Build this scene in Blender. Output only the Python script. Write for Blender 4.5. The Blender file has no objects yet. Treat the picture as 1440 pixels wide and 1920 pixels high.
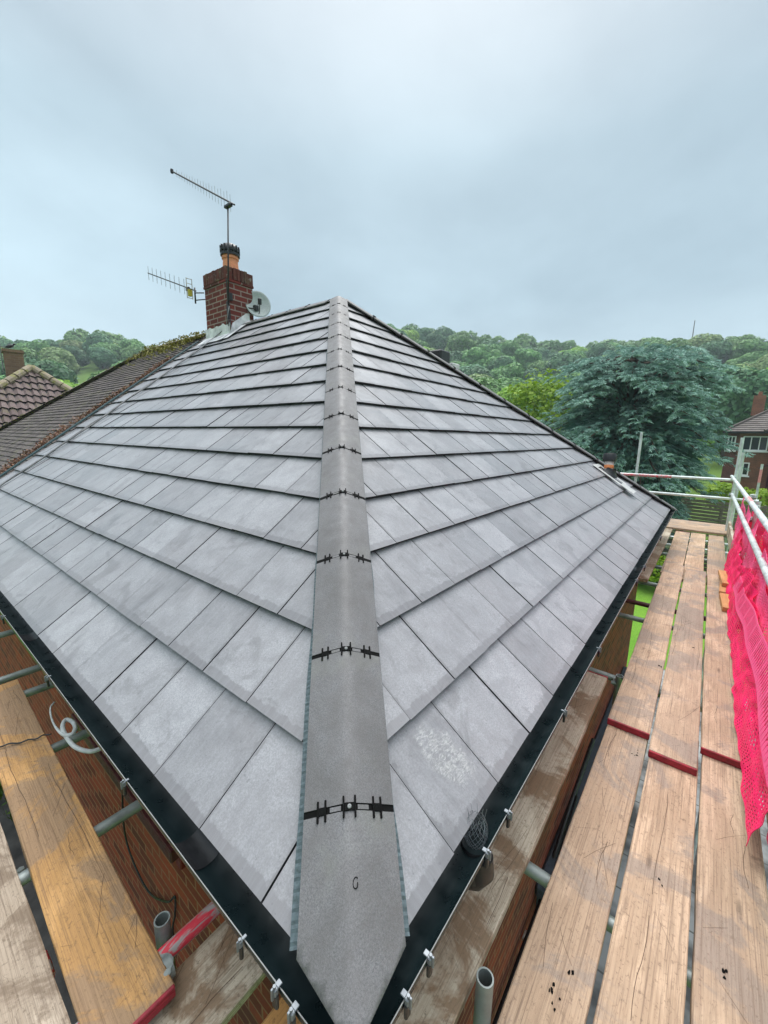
import bpy, bmesh, math, random
from mathutils import Vector, Matrix, noise
import numpy as np
R = math.radians
random.seed(7)
S = bpy.context.scene
C = S.collection

# ------------------------------------------------------------------ camera, world, sun, exposure
CAM = Vector((-0.4492, -0.4155, 1.1285))
YAW, PITCH, ROLL, FPX = R(51.5373), R(-10.6163), R(0.8544), 762.12
def cam_axes():
    f = Vector((math.cos(PITCH)*math.sin(YAW), math.cos(PITCH)*math.cos(YAW), math.sin(PITCH)))
    r = f.cross(Vector((0, 0, 1))).normalized(); u = r.cross(f)
    return r*math.cos(ROLL)+u*math.sin(ROLL), -r*math.sin(ROLL)+u*math.cos(ROLL), f
cr, cu, cf = cam_axes()
cd = bpy.data.cameras.new('camera'); cam = bpy.data.objects.new('camera', cd); C.objects.link(cam)
cam.matrix_world = Matrix(((cr.x, cu.x, -cf.x, CAM.x), (cr.y, cu.y, -cf.y, CAM.y), (cr.z, cu.z, -cf.z, CAM.z), (0, 0, 0, 1)))
cd.sensor_fit = 'HORIZONTAL'; cd.sensor_width = 36; cd.lens = FPX/1440*36
cd.clip_start = 0.02; cd.clip_end = 5000
S.camera = cam
SUN_AZ, SUN_EL = R(60), R(60)
sd = bpy.data.lights.new('sun', 'SUN'); sd.energy = 1.5; sd.angle = R(28); sd.color = (1, .97, .93)
sun = bpy.data.objects.new('sun', sd); C.objects.link(sun)
sdir = Vector((math.sin(SUN_AZ)*math.cos(SUN_EL), math.cos(SUN_AZ)*math.cos(SUN_EL), math.sin(SUN_EL)))
sun.rotation_euler = sdir.to_track_quat('Z', 'Y').to_euler()
W = bpy.data.worlds.new('World'); S.world = W; W.use_nodes = True
def world():
    nt = W.node_tree; N = nt.nodes; L = nt.links; N.clear()
    out = N.new('ShaderNodeOutputWorld'); bg = N.new('ShaderNodeBackground'); L.new(bg.outputs[0], out.inputs[0])
    sky = N.new('ShaderNodeTexSky'); sky.sky_type = 'NISHITA'; sky.sun_disc = False
    sky.sun_elevation = SUN_EL; sky.sun_rotation = SUN_AZ; sky.air_density = 1; sky.dust_density = 3
    tc = N.new('ShaderNodeTexCoord'); sep = N.new('ShaderNodeSeparateXYZ'); L.new(tc.outputs['Generated'], sep.inputs[0])
    def M(op, a, b=None, c=None, cl=False):
        n = N.new('ShaderNodeMath'); n.operation = op; n.use_clamp = cl
        for i, v in enumerate((a, b, c)):
            if v is None: continue
            if isinstance(v, (int, float)): n.inputs[i].default_value = v
            else: L.new(v, n.inputs[i])
        return n.outputs[0]
    z = M('MAXIMUM', sep.outputs[2], 0.0)
    # flattened cloud-layer coordinates: direction / (z + k)
    k = M('ADD', z, 0.28); cx = M('DIVIDE', sep.outputs[0], k); cy = M('DIVIDE', sep.outputs[1], k)
    cmb = N.new('ShaderNodeCombineXYZ'); L.new(cx, cmb.inputs[0]); L.new(cy, cmb.inputs[1])
    def noi(sc, det, rough, dist=0.0):
        n = N.new('ShaderNodeTexNoise'); n.inputs['Scale'].default_value = sc; n.inputs['Detail'].default_value = det
        n.inputs['Roughness'].default_value = rough; n.inputs['Distortion'].default_value = dist
        L.new(cmb.outputs[0], n.inputs['Vector']); return n.outputs[0]
    n1 = noi(.75, 5, .52, .4); n2 = noi(2.6, 6, .55, .2)
    def ramp(v, stops):
        r = N.new('ShaderNodeValToRGB'); L.new(v, r.inputs[0]); e = r.color_ramp.elements
        e[0].position, e[0].color = stops[0][0], (*stops[0][1], 1); e[1].position, e[1].color = stops[-1][0], (*stops[-1][1], 1)
        for p_, c_ in stops[1:-1]:
            q = e.new(p_); q.color = (*c_, 1)
        return r.outputs[0]
    # brightness of the overcast layer with the sine of the elevation
    g = ramp(z, [(0, (.40, .475, .525)), (.10, (.335, .44, .50)), (.28, (.30, .41, .475)), (.5, (.31, .41, .47)), (.66, (.41, .475, .525)), (.80, (1.45, 1.52, 1.58)), (1, (3.3, 3.4, 3.45))])
    var = M('ADD', M('MULTIPLY', M('SUBTRACT', n1, .5), 1.15), M('MULTIPLY', M('SUBTRACT', n2, .5), .5))
    # paler bank of cloud low in the north-north-east
    dot = N.new('ShaderNodeVectorMath'); dot.operation = 'DOT_PRODUCT'; L.new(tc.outputs['Generated'], dot.inputs[0])
    dot.inputs[1].default_value = (math.sin(R(8))*.985, math.cos(R(8))*.985, .17)
    bank = M('MULTIPLY', M('SUBTRACT', dot.outputs['Value'], .90, cl=True), 6.0)
    dot2 = N.new('ShaderNodeVectorMath'); dot2.operation = 'DOT_PRODUCT'; L.new(tc.outputs['Generated'], dot2.inputs[0])
    dot2.inputs[1].default_value = (math.sin(R(58))*.70, math.cos(R(58))*.70, .71)
    glow = M('MULTIPLY', M('POWER', M('MAXIMUM', dot2.outputs['Value'], 0), 14), .42)
    tot = M('ADD', M('ADD', M('ADD', 1.0, var), bank), glow)
    mul = N.new('ShaderNodeMixRGB'); mul.blend_type = 'MULTIPLY'; mul.inputs[0].default_value = 1; L.new(g, mul.inputs[1])
    cc = N.new('ShaderNodeCombineXYZ')
    L.new(M('MULTIPLY', tot, 1), cc.inputs[0]); L.new(M('ADD', M('MULTIPLY', tot, .9), .1), cc.inputs[1]); L.new(M('ADD', M('MULTIPLY', tot, .82), .18), cc.inputs[2])
    L.new(cc.outputs[0], mul.inputs[2])
    s1 = N.new('ShaderNodeMixRGB'); s1.blend_type = 'MULTIPLY'; s1.inputs[0].default_value = 1
    L.new(sky.outputs[0], s1.inputs[1]); s1.inputs[2].default_value = (.08, .08, .08, 1)
    mx = N.new('ShaderNodeMixRGB'); mx.inputs[0].default_value = .90; L.new(s1.outputs[0], mx.inputs[1]); L.new(mul.outputs[0], mx.inputs[2])
    L.new(mx.outputs[0], bg.inputs[0]); bg.inputs[1].default_value = 1.0
world()
S.view_settings.view_transform = 'Standard'; S.view_settings.look = 'None'
S.view_settings.exposure = 0.56; S.view_settings.gamma = 1; S.view_settings.use_curve_mapping = False
S.render.engine = 'CYCLES'
S.render.resolution_x = 768; S.render.resolution_y = 1024

# ------------------------------------------------------------------ object helpers
def tag(o, label=None, cat=None, group=None, kind=None):
    if label: o['label'] = label
    if cat: o['category'] = cat
    if group: o['group'] = group
    if kind: o['kind'] = kind
    return o
def empty(name, loc=(0, 0, 0), rz=0.0):
    o = bpy.data.objects.new(name, None); C.objects.link(o); o.location = loc; o.rotation_euler = (0, 0, rz); o.empty_display_size = .1
    return o
class MB:
    """collects shapes; build() links them as ONE mesh object"""
    def __init__(s): s.v = []; s.f = []; s.m = []; s.a = []; s.uv = []
    def add(s, vs, fs, mi=0, a=0.0, uv=None):
        n = len(s.v); s.v += [tuple(v) for v in vs]
        for i, f in enumerate(fs):
            s.f.append(tuple(n+k for k in f)); s.m.append(mi if isinstance(mi, int) else mi[i]); s.a.append(a)
            s.uv += [uv[k] for k in f] if uv else [(0, 0)]*len(f)
    def box(s, lo, hi, mi=0, M=None, a=0.0, bev=0.0):
        x0, y0, z0 = lo; x1, y1, z1 = hi
        if bev > 0:
            b = min(bev, (x1-x0)*.45, (y1-y0)*.45, (z1-z0)*.45); vs = []; idx = {}
            for ix in (0, 1):
                for iy in (0, 1):
                    for iz in (0, 1):
                        X = (x0, x1)[ix]; Y = (y0, y1)[iy]; Z = (z0, z1)[iz]; sx, sy, sz = (1, -1)[ix]*b, (1, -1)[iy]*b, (1, -1)[iz]*b
                        for ax, p in enumerate(((X, Y+sy, Z+sz), (X+sx, Y, Z+sz), (X+sx, Y+sy, Z))):
                            idx[ix, iy, iz, ax] = len(vs); vs.append(p)
            fs = []
            for i in (0, 1):
                q = [idx[i, 0, 0, 0], idx[i, 0, 1, 0], idx[i, 1, 1, 0], idx[i, 1, 0, 0]]; fs.append(q if i == 0 else q[::-1])
                q = [idx[0, i, 0, 1], idx[1, i, 0, 1], idx[1, i, 1, 1], idx[0, i, 1, 1]]; fs.append(q if i == 0 else q[::-1])
                q = [idx[0, 0, i, 2], idx[0, 1, i, 2], idx[1, 1, i, 2], idx[1, 0, i, 2]]; fs.append(q if i == 0 else q[::-1])
            for i in (0, 1):
                for j in (0, 1):
                    fs.append([idx[i, j, 0, 0], idx[i, j, 1, 0], idx[i, j, 1, 1], idx[i, j, 0, 1]])
                    fs.append([idx[i, 0, j, 0], idx[i, 1, j, 0], idx[i, 1, j, 2], idx[i, 0, j, 2]])
                    fs.append([idx[0, i, j, 1], idx[1, i, j, 1], idx[1, i, j, 2], idx[0, i, j, 2]])
                    for k in (0, 1): fs.append([idx[i, j, k, 0], idx[i, j, k, 1], idx[i, j, k, 2]])
        else:
            vs = [(x0, y0, z0), (x1, y0, z0), (x1, y1, z0), (x0, y1, z0), (x0, y0, z1), (x1, y0, z1), (x1, y1, z1), (x0, y1, z1)]
            fs = [(0, 3, 2, 1), (4, 5, 6, 7), (0, 1, 5, 4), (1, 2, 6, 5), (2, 3, 7, 6), (3, 0, 4, 7)]
        if M: vs = [M @ Vector(v) for v in vs]
        s.add(vs, fs, mi, a)
    def tube(s, pts, r, n=10, mi=0, cap=True, r2=None, a=0.0):
        """r: number or list per point; r2: inner radius -> hollow open end"""
        P = [Vector(p) for p in pts]; rr = r if isinstance(r, (list, tuple)) else [r]*len(P)
        rings = []; up = None
        for i, p in enumerate(P):
            d = (P[min(i+1, len(P)-1)]-P[max(i-1, 0)]).normalized()
            if up is None: up = Vector((0, 0, 1)) if abs(d.z) < .9 else Vector((1, 0, 0))
            a_ = d.cross(up).normalized(); b_ = a_.cross(d).normalized(); up = b_
            rings.append([p+(a_*math.cos(2*math.pi*k/n)+b_*math.sin(2*math.pi*k/n))*rr[i] for k in range(n)])
        vs = [v for g in rings for v in g]; fs = []
        for i in range(len(P)-1):
            for k in range(n):
                fs.append((i*n+k, i*n+(k+1) % n, (i+1)*n+(k+1) % n, (i+1)*n+k))
        if r2:
            d0 = (P[1]-P[0]).normalized(); d1 = (P[-1]-P[-2]).normalized(); dep = min(.25, (P[1]-P[0]).length*.45)
            for e, (ring, c, d) in enumerate(((rings[0], P[0], d0), (rings[-1], P[-1], -d1))):
                base = len(vs); inner = [c+(v-c)*(r2/rr[0]) for v in ring]; deep = [v+d*dep for v in inner]; vs += inner+deep
                o = 0 if e == 0 else (len(P)-1)*n
                for k in range(n):
                    k2 = (k+1) % n; q = (o+k, base+k, base+k2, o+k2); w = (base+k, base+n+k, base+n+k2, base+k2)
                    fs += [q, w] if e == 0 else [q[::-1], w[::-1]]
                fs.append(tuple(base+n+k for k in range(n)) if e == 1 else tuple(base+n+k for k in reversed(range(n))))
        elif cap:
            fs.append(tuple(reversed(range(n)))); fs.append(tuple((len(P)-1)*n+k for k in range(n)))
        s.add(vs, fs, mi, a)
    def lathe(s, prof, c=(0, 0, 0), n=20, M=None, mi=0):
        vs = []; fs = []
        for (r, z) in prof:
            for k in range(n):
                t = 2*math.pi*k/n; vs.append(Vector((r*math.cos(t), r*math.sin(t), z)))
        for i in range(len(prof)-1):
            for k in range(n): fs.append((i*n+k, i*n+(k+1) % n, (i+1)*n+(k+1) % n, (i+1)*n+k))
        vs = [(M @ v if M else v)+Vector(c) for v in vs]; s.add(vs, fs, mi)
    def build(s, name, mats, parent=None, smooth=False, loc=None, bevel=0, auto=None):
        me = bpy.data.meshes.new(name); me.from_pydata(s.v, [], s.f)
        for m in (mats if isinstance(mats, (list, tuple)) else [mats]): me.materials.append(m)
        me.polygons.foreach_set('material_index', s.m)
        if any(s.a):
            at = me.attributes.new('var', 'FLOAT', 'FACE'); at.data.foreach_set('value', s.a)
        if any(u != (0, 0) for u in s.uv[:4000]):
            ul = me.uv_layers.new(name='uv'); ul.data.foreach_set('uv', [c for u in s.uv for c in u])
        if smooth or auto:
            me.polygons.foreach_set('use_smooth', [True]*len(me.polygons))
        if auto:
            try: me.set_sharp_from_angle(angle=R(auto))
            except Exception: pass
        me.update()
        o = bpy.data.objects.new(name, me); C.objects.link(o)
        if parent: o.parent = parent
        if loc: o.location = loc
        if bevel:
            b = o.modifiers.new('b', 'BEVEL'); b.width = bevel; b.segments = 2; b.limit_method = 'ANGLE'
        return o
def copy_tree(o, parent=None):
    c = o.copy(); C.objects.link(c); c.parent = parent
    for ch in [x for x in bpy.data.objects if x.parent == o]: copy_tree(ch, c)
    return c

# ------------------------------------------------------------------ material helpers
class NT:
    def __init__(s, name, rough=.7, spec=.5, metal=0.0):
        s.m = bpy.data.materials.new(name); s.m.use_nodes = True; s.t = s.m.node_tree; s.N = s.t.nodes; s.L = s.t.links
        s.b = s.N['Principled BSDF']; s.b.inputs['Roughness'].default_value = rough; s.b.inputs['Metallic'].default_value = metal
        s.b.inputs['Specular IOR Level'].default_value = spec
        s.tc = s.N.new('ShaderNodeTexCoord')
    def set(s, sock, v):
        if isinstance(v, (int, float)): sock.default_value = (v, v, v, 1) if sock.type == 'RGBA' else v
        elif isinstance(v, tuple): sock.default_value = (*v, 1) if len(v) == 3 and sock.type == 'RGBA' else v
        else: s.L.new(v, sock)
    def map(s, scale=(1, 1, 1), src='Object', rot=(0, 0, 0), vec=None, rnd=0.0):
        n = s.N.new('ShaderNodeMapping'); n.inputs['Scale'].default_value = scale; n.inputs['Rotation'].default_value = rot
        s.L.new(vec or s.tc.outputs[src], n.inputs[0])
        if rnd:
            oi = s.N.new('ShaderNodeObjectInfo'); vm = s.N.new('ShaderNodeVectorMath'); vm.operation = 'SCALE'
            cb = s.N.new('ShaderNodeCombineXYZ')
            for i in range(3): s.L.new(oi.outputs['Random'], cb.inputs[i])
            s.L.new(cb.outputs[0], vm.inputs[0]); vm.inputs['Scale'].default_value = rnd; s.L.new(vm.outputs[0], n.inputs['Location'])
        return n.outputs[0]
    def noise(s, vec, scale, det=4, rough=.55, dist=0.0):
        n = s.N.new('ShaderNodeTexNoise'); s.L.new(vec, n.inputs['Vector']); n.inputs['Scale'].default_value = scale
        n.inputs['Detail'].default_value = det; n.inputs['Roughness'].default_value = rough; n.inputs['Distortion'].default_value = dist
        return n.outputs[0]
    def vor(s, vec, scale, feat='F1', out=0):
        n = s.N.new('ShaderNodeTexVoronoi'); n.feature = feat; s.L.new(vec, n.inputs['Vector']); n.inputs['Scale'].default_value = scale
        return n.outputs[out]
    def ramp(s, v, stops):
        r = s.N.new('ShaderNodeValToRGB'); s.L.new(v, r.inputs[0]); e = r.color_ramp.elements
        f = lambda c: (c, c, c, 1) if isinstance(c, (int, float)) else (*c, 1)
        e[0].position, e[0].color = stops[0][0], f(stops[0][1]); e[1].position, e[1].color = stops[-1][0], f(stops[-1][1])
        for p, c in stops[1:-1]: q = e.new(p); q.color = f(c)
        return r.outputs[0]
    def mix(s, fac, a, b, mode='MIX'):
        n = s.N.new('ShaderNodeMixRGB'); n.blend_type = mode; s.set(n.inputs[0], fac); s.set(n.inputs[1], a); s.set(n.inputs[2], b); return n.outputs[0]
    def math(s, op, a, b=0.0, cl=False):
        n = s.N.new('ShaderNodeMath'); n.operation = op; n.use_clamp = cl; s.set(n.inputs[0], a); s.set(n.inputs[1], b); return n.outputs[0]
    def sep(s, vec):
        n = s.N.new('ShaderNodeSeparateXYZ'); s.L.new(vec, n.inputs[0]); return n.outputs
    def comb(s, x, y, z=0.0):
        n = s.N.new('ShaderNodeCombineXYZ'); s.set(n.inputs[0], x); s.set(n.inputs[1], y); s.set(n.inputs[2], z); return n.outputs[0]
    def attr(s, name):
        n = s.N.new('ShaderNodeAttribute'); n.attribute_name = name; return n.outputs['Fac']
    def rand(s): return s.N.new('ShaderNodeObjectInfo').outputs['Random']
    def bump(s, h, st=.3, d=.01):
        n = s.N.new('ShaderNodeBump'); n.inputs['Strength'].default_value = st; n.inputs['Distance'].default_value = d; s.L.new(h, n.inputs['Height'])
        s.L.new(n.outputs[0], s.b.inputs['Normal']); return n
    def col(s, c): s.set(s.b.inputs['Base Color'], c); return s
    def rough(s, c): s.set(s.b.inputs['Roughness'], c); return s
def plain(name, c, rough=.6, metal=0.0, spec=.5, var=.15, sc=30):
    t = NT(name, rough, spec, metal); n = t.noise(t.map(rnd=3), sc, 5, .6)
    t.col(t.mix(1.0, c, t.ramp(n, [(.3, 1-var), (.7, 1+var)]), 'MULTIPLY')); t.rough(t.ramp(n, [(.3, max(0, rough-.12)), (.7, min(1, rough+.12))])); return t.m

def m_tile():
    t = NT('slate_grey_tile', .42, .5)
    uv = t.tc.outputs['UV']; ob = t.tc.outputs['Object']; su = t.sep(uv); v = t.attr('var')
    fine = t.noise(ob, 170, 4, .75); mid = t.noise(ob, 26, 5, .65); big = t.noise(ob, 2.2, 4, .6, .6)
    # brushed streaks down the slope
    st = t.noise(t.map((60, 5, 1), vec=uv), 1.0, 4, .6)
    edge = t.math('MINIMUM', su[0], t.math('SUBTRACT', .3, su[0]))
    wob = t.math('MULTIPLY', t.math('SUBTRACT', mid, .5), .05)
    e1 = t.math('MULTIPLY', t.math('SUBTRACT', t.math('ADD', su[1], wob), .030), 160, True)
    e2 = t.math('MULTIPLY', t.math('SUBTRACT', t.math('ADD', edge, wob), .006), 200, True)
    e3 = t.ramp(t.noise(ob, 7.5, 6, .7, .5), [(.36, .30), (.62, 1.0)])
    frost = t.math('MULTIPLY', t.math('MULTIPLY', e1, e2), e3)
    frost = t.math('MULTIPLY', frost, t.ramp(v, [(.2, .48), (.9, .85)]))
    base = t.mix(t.ramp(v, [(0, 0.0), (1, 1.0)]), (.150, .149, .159), (.222, .219, .231))
    base = t.mix(t.ramp(big, [(.35, 0.0), (.7, .5)]), base, (.215, .20, .208))
    fr = t.mix(t.ramp(fine, [(.42, 0.0), (.60, 1.0)]), (.262, .263, .281), (.40, .401, .422))
    c = t.mix(frost, base, fr)
    c = t.mix(t.ramp(st, [(.45, 0.0), (.75, .28)]), c, (.33, .335, .36))
    c = t.mix(t.ramp(t.noise(ob, 60, 3, .5), [(.66, 0.0), (.72, .45)]), c, (.12, .12, .13))
    c = t.mix(t.ramp(t.noise(ob, 4.2, 5, .7, .9), [(.56, 0.0), (.64, .38)]), c, (.125, .122, .128))
    # one efflorescence patch near the right eave
    sp = t.sep(ob); dx = t.math('MULTIPLY', t.math('SUBTRACT', sp[0], .60), 1/.085); dy = t.math('MULTIPLY', t.math('SUBTRACT', t.math('ADD', sp[1], t.math('MULTIPLY', sp[0], .35)), .36), 1/.10)
    dd = t.math('ADD', t.math('MULTIPLY', dx, dx), t.math('MULTIPLY', dy, dy))
    pt = t.math('MULTIPLY', t.math('SUBTRACT', 1.0, t.math('ADD', dd, t.math('MULTIPLY', t.math('SUBTRACT', mid, .5), 2.6)), True), 2, True)
    pt = t.math('MULTIPLY', pt, t.ramp(t.noise(t.map((34, 90, 34), rot=(0, 0, .5)), 1.0, 5, .75, 1.5), [(.45, 0.0), (.62, 1.0)]))
    c = t.mix(t.math('MULTIPLY', pt, .48), c, (.55, .55, .53))
    t.col(c); t.rough(t.mix(frost, t.ramp(big, [(.3, .27), (.7, .40)]), .50)); t.bump(t.mix(.5, fine, mid), .25, .003); return t.m
def m_ridge():
    t = NT('hip_tile_concrete', .5, .45); ob = t.map(rnd=9)
    fine = t.noise(ob, 260, 4, .8); mid = t.noise(ob, 22, 5, .65); gr = t.noise(t.map((14, 14, 90), rnd=5), 2.0, 4, .6)
    c = t.mix(t.ramp(fine, [(.35, 0.0), (.65, 1.0)]), (.085, .083, .087), (.195, .192, .20))
    c = t.mix(t.ramp(mid, [(.35, 0.0), (.7, .6)]), c, (.13, .122, .122)); c = t.mix(t.ramp(t.noise(ob, 5, 4, .6), [(.56, 0.0), (.7, .35)]), c, (.175, .178, .155))
    t.col(c); c2_ = t.mix(t.ramp(t.noise(ob, 3.2, 5, .65, .8), [(.44, 0.0), (.62, .5)]), c, (.085, .08, .078)); t.col(c2_); t.rough(t.ramp(mid, [(.3, .48), (.7, .68)])); t.bump(t.mix(.4, fine, gr), .45, .003); return t.m
def m_brick(name, c1, c2, mortar, sc=1.0, ms=.007, dirt=.4, axis='wall'):
    t = NT(name, .85, .25); s = t.sep(t.tc.outputs['Object']); v = t.comb(t.math('ADD', s[0], s[1]), s[2])
    n = t.N.new('ShaderNodeTexBrick'); t.L.new(v, n.inputs['Vector']); n.inputs['Scale'].default_value = sc; n.inputs['Brick Width'].default_value = .225
    n.inputs['Row Height'].default_value = .075; n.inputs['Mortar Size'].default_value = ms; n.inputs['Mortar Smooth'].default_value = .2; n.inputs['Bias'].default_value = -.1
    n.inputs['Color1'].default_value = (*c1, 1); n.inputs['Color2'].default_value = (*c2, 1); n.inputs['Mortar'].default_value = (*mortar, 1)
    ob = t.tc.outputs['Object']; c = t.mix(t.ramp(t.noise(ob, 40, 4, .7), [(.35, 0.0), (.7, .35)]), n.outputs[0], (.10, .035, .03))
    c = t.mix(t.ramp(t.noise(ob, 1.4, 5, .6, .5), [(.45, 0.0), (.7, dirt)]), c, (.07, .055, .05)); t.col(c)
    h = t.math('ADD', t.math('MULTIPLY', t.math('SUBTRACT', 1.0, n.outputs['Fac']), 1.0), t.math('MULTIPLY', t.noise(ob, 80, 4, .7), .4)); t.bump(h, .7, .008); return t.m
def m_wood(name, a, b, dark, stain=(.1, .07, .05), st=.45, wet=.0, pale=None):
    t = NT(name, .72, .35); g = t.map((.9, 26, 26), rnd=7); ob = t.map(rnd=5); pale = pale or tuple(min(.75, c*1.35+.04) for c in a)
    gr = t.noise(g, 2.2, 7, .72, 1.0); gr2 = t.noise(t.map((1.6, 120, 120), rnd=3), 1.5, 5, .75, .25); bl = t.noise(ob, 2.6, 6, .68, .6); bl2 = t.noise(t.map((.7, 2.2, 2.2), rnd=13), 2.4, 5, .62, .8); sp = t.noise(ob, 75, 5, .75)
    c = t.mix(t.ramp(gr, [(.32, 0.0), (.68, 1.0)]), a, b)
    c = t.mix(t.ramp(bl2, [(.50, 0.0), (.60, .5)]), c, pale)
    c = t.mix(t.ramp(bl, [(.50, 0.0), (.555, st)]), c, stain)
    c = t.mix(t.ramp(gr2, [(.48, .0), (.66, .75)]), c, dark)
    c = t.mix(t.ramp(sp, [(.56, 0.0), (.66, .7)]), c, dark)
    c = t.mix(t.ramp(t.noise(ob, 11, 5, .7, .4), [(.60, 0.0), (.70, .6)]), c, dark)
    k = t.vor(t.map((1.3, 5.5, 5.5), rnd=11), 1.2); c = t.mix(t.ramp(k, [(.03, .9), (.09, 0.0)]), c, (dark[0]*.5, dark[1]*.5, dark[2]*.5))
    w = t.noise(t.map((.8, 9, 9), rnd=17), 3.0, 2, .5, 2.5); rg_ = t.math('ABSOLUTE', t.math('SUBTRACT', w, .5)); c = t.mix(t.ramp(rg_, [(.0, .5), (.012, 0.0)]), c, dark)
    c = t.mix(t.ramp(t.rand(), [(0, 0.0), (1, .30)]), c, stain)
    t.col(c); t.rough(t.ramp(bl, [(.4, .75), (.62, .38-wet)])); t.bump(t.mix(.5, gr, gr2), .6, .005); return t.m
def m_leaf(name, a, b, c3=None, sc=.5, transl=.25, rndmix=.7):
    t = NT(name, .6, .3); n = t.noise(t.tc.outputs['Object'], sc, 3, .6); v = t.attr('var')
    c = t.mix(v, a, b); c = t.mix(t.ramp(n, [(.35, 0.0), (.65, .5)]), c, c3 or a)
    r = t.rand(); h = t.N.new('ShaderNodeHueSaturation'); t.L.new(c, h.inputs['Color']); t.set(h.inputs['Hue'], t.math('ADD', .485, t.math('MULTIPLY', r, .03*rndmix)))
    t.set(h.inputs['Value'], t.math('ADD', 1-.35*rndmix, t.math('MULTIPLY', r, .7*rndmix))); t.col(h.outputs[0])
    try: t.b.inputs['Transmission Weight'].default_value = 0; t.b.inputs['Subsurface Weight'].default_value = 0
    except Exception: pass
    tr = t.N.new('ShaderNodeBsdfTranslucent'); t.L.new(h.outputs[0], tr.inputs[0]); ms = t.N.new('ShaderNodeMixShader'); ms.inputs[0].default_value = transl
    out = [x for x in t.N if x.type == 'OUTPUT_MATERIAL'][0]; t.L.new(t.b.outputs[0], ms.inputs[1]); t.L.new(tr.outputs[0], ms.inputs[2]); t.L.new(ms.outputs[0], out.inputs[0]); return t.m
def m_oldtile(name, a, b, moss=.4, mossc=(.16, .17, .04), attr=True):
    t = NT(name, .8, .3); ob = t.tc.outputs['Object']; v = t.attr('var')
    c = t.mix(v, a, b); c = t.mix(t.ramp(t.noise(ob, 35, 4, .7), [(.4, 0.0), (.65, .5)]), c, (a[0]*.5, a[1]*.5, a[2]*.5))
    c = t.mix(t.ramp(t.noise(ob, 5, 5, .65, .5), [(.52, 0.0), (.68, moss)]), c, mossc)
    c = t.mix(t.ramp(t.noise(ob, 14, 4, .6), [(.62, 0.0), (.70, .5)]), c, (.30, .30, .27)); t.col(c); t.bump(t.noise(ob, 70, 4, .7), .5, .006); return t.m
M_tile = m_tile(); M_ridge = m_ridge()
M_tedge = plain('tile_cut_edge_shade', (.012, .013, .016), .7, var=.4)  # dark damp cut edge, coloured blacker to hold the shade beneath each course
M_under = plain('roofing_felt', (.02, .02, .022), .9)
M_brick = m_brick('red_brick', (.36, .065, .035), (.11, .026, .022), (.36, .175, .105))
M_cbrick = m_brick('sooty_chimney_brick', (.19, .035, .028), (.10, .028, .025), (.31, .25, .22), dirt=.5, ms=.009, sc=.9)
M_black = plain('black_upvc', (.006, .013, .015), .33, spec=.5, var=.3, sc=12)
M_blk2 = plain('black_plastic', (.014, .015, .017), .42)
M_clip = plain('union_black', (.004, .004, .004), .8, spec=.12)
M_lip = plain('pale_gutter_lip', (.20, .205, .205), .7)
M_zinc = plain('zinc_plated_clip', (.20, .22, .24), .5, .5)
M_roll = plain('blue_grey_hip_roll', (.085, .115, .128), .75, sc=120, var=.35)
M_lead = plain('lead_flashing', (.58, .58, .60), .5, var=.35, sc=8)
M_maroon = plain('maroon_paint', (.075, .012, .016), .45, var=.3)
M_white = plain('white_upvc', (.75, .76, .77), .35, var=.04)
M_glass = plain('window_glass', (.03, .04, .045), .08, spec=.8)
M_terra = plain('terracotta', (.72, .27, .15), .7, var=.2)
M_mort = plain('cement_mortar', (.30, .27, .21), .9, var=.35, sc=14)
M_galv = plain('galvanised_tube', (.25, .28, .27), .45, .4, var=.35, sc=9)
M_galvl = plain('bright_galvanised_tube', (.58, .63, .62), .45, .25, var=.25, sc=9)
M_redp = NT('red_paint_on_tube', .5); M_redp.col(M_redp.mix(M_redp.ramp(M_redp.noise(M_redp.map((3, 12, 12)), 3, 5, .7, .6), [(.47, 0.0), (.55, 1.0)]), (.33, .30, .29), (.58, .035, .06))); M_redp = M_redp.m
M_redend = plain('red_board_end_paint', (.26, .012, .025), .55, var=.45, sc=22)
M_net = plain('pink_red_netting', (.98, .016, .15), .55, var=.12)
M_net2 = plain('highlight_pink_netting', (.98, .11, .29), .55, var=.1)  # paler copy of the mesh red, its highlights put into the colour
M_wA = m_wood('pale_scaffold_wood', (.50, .35, .23), (.385, .258, .165), (.15, .09, .055), (.25, .20, .165), .7)
M_wB = m_wood('orange_scaffold_wood', (.50, .27, .085), (.38, .20, .07), (.14, .075, .035), (.26, .175, .11), .75)
M_wC = m_wood('grey_weathered_wood', (.40, .325, .25), (.29, .225, .165), (.11, .075, .05), (.17, .12, .08), .8)
M_wG = m_wood('grey_green_plank', (.54, .48, .38), (.42, .36, .27), (.14, .11, .075), (.19, .11, .055), .8)
M_crack = plain('crack_dark', (.07, .04, .025), .9)
M_off = m_wood('fresh_timber', (.66, .34, .13), (.52, .25, .09), (.3, .14, .05), (.4, .2, .08), .3)
M_nt = m_oldtile('old_plain_tile', (.075, .062, .060), (.135, .112, .106), .3)
M_pt = m_oldtile('old_pantile', (.11, .078, .074), (.19, .14, .135), .5, (.13, .125, .045))
M_rt = m_oldtile('brown_interlocking_tile', (.12, .10, .095), (.18, .155, .145), .2)
M_mossr = m_oldtile('mossy_ridge', (.24, .20, .15), (.34, .28, .2), .95, (.19, .19, .03))
M_moss = m_leaf('moss', (.20, .21, .02), (.10, .12, .02), (.24, .19, .05), 9, .1, .2)
M_dead = m_leaf('dead_leaves', (.17, .075, .045), (.30, .20, .12), (.09, .055, .035), 6, .1, .2)

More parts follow.
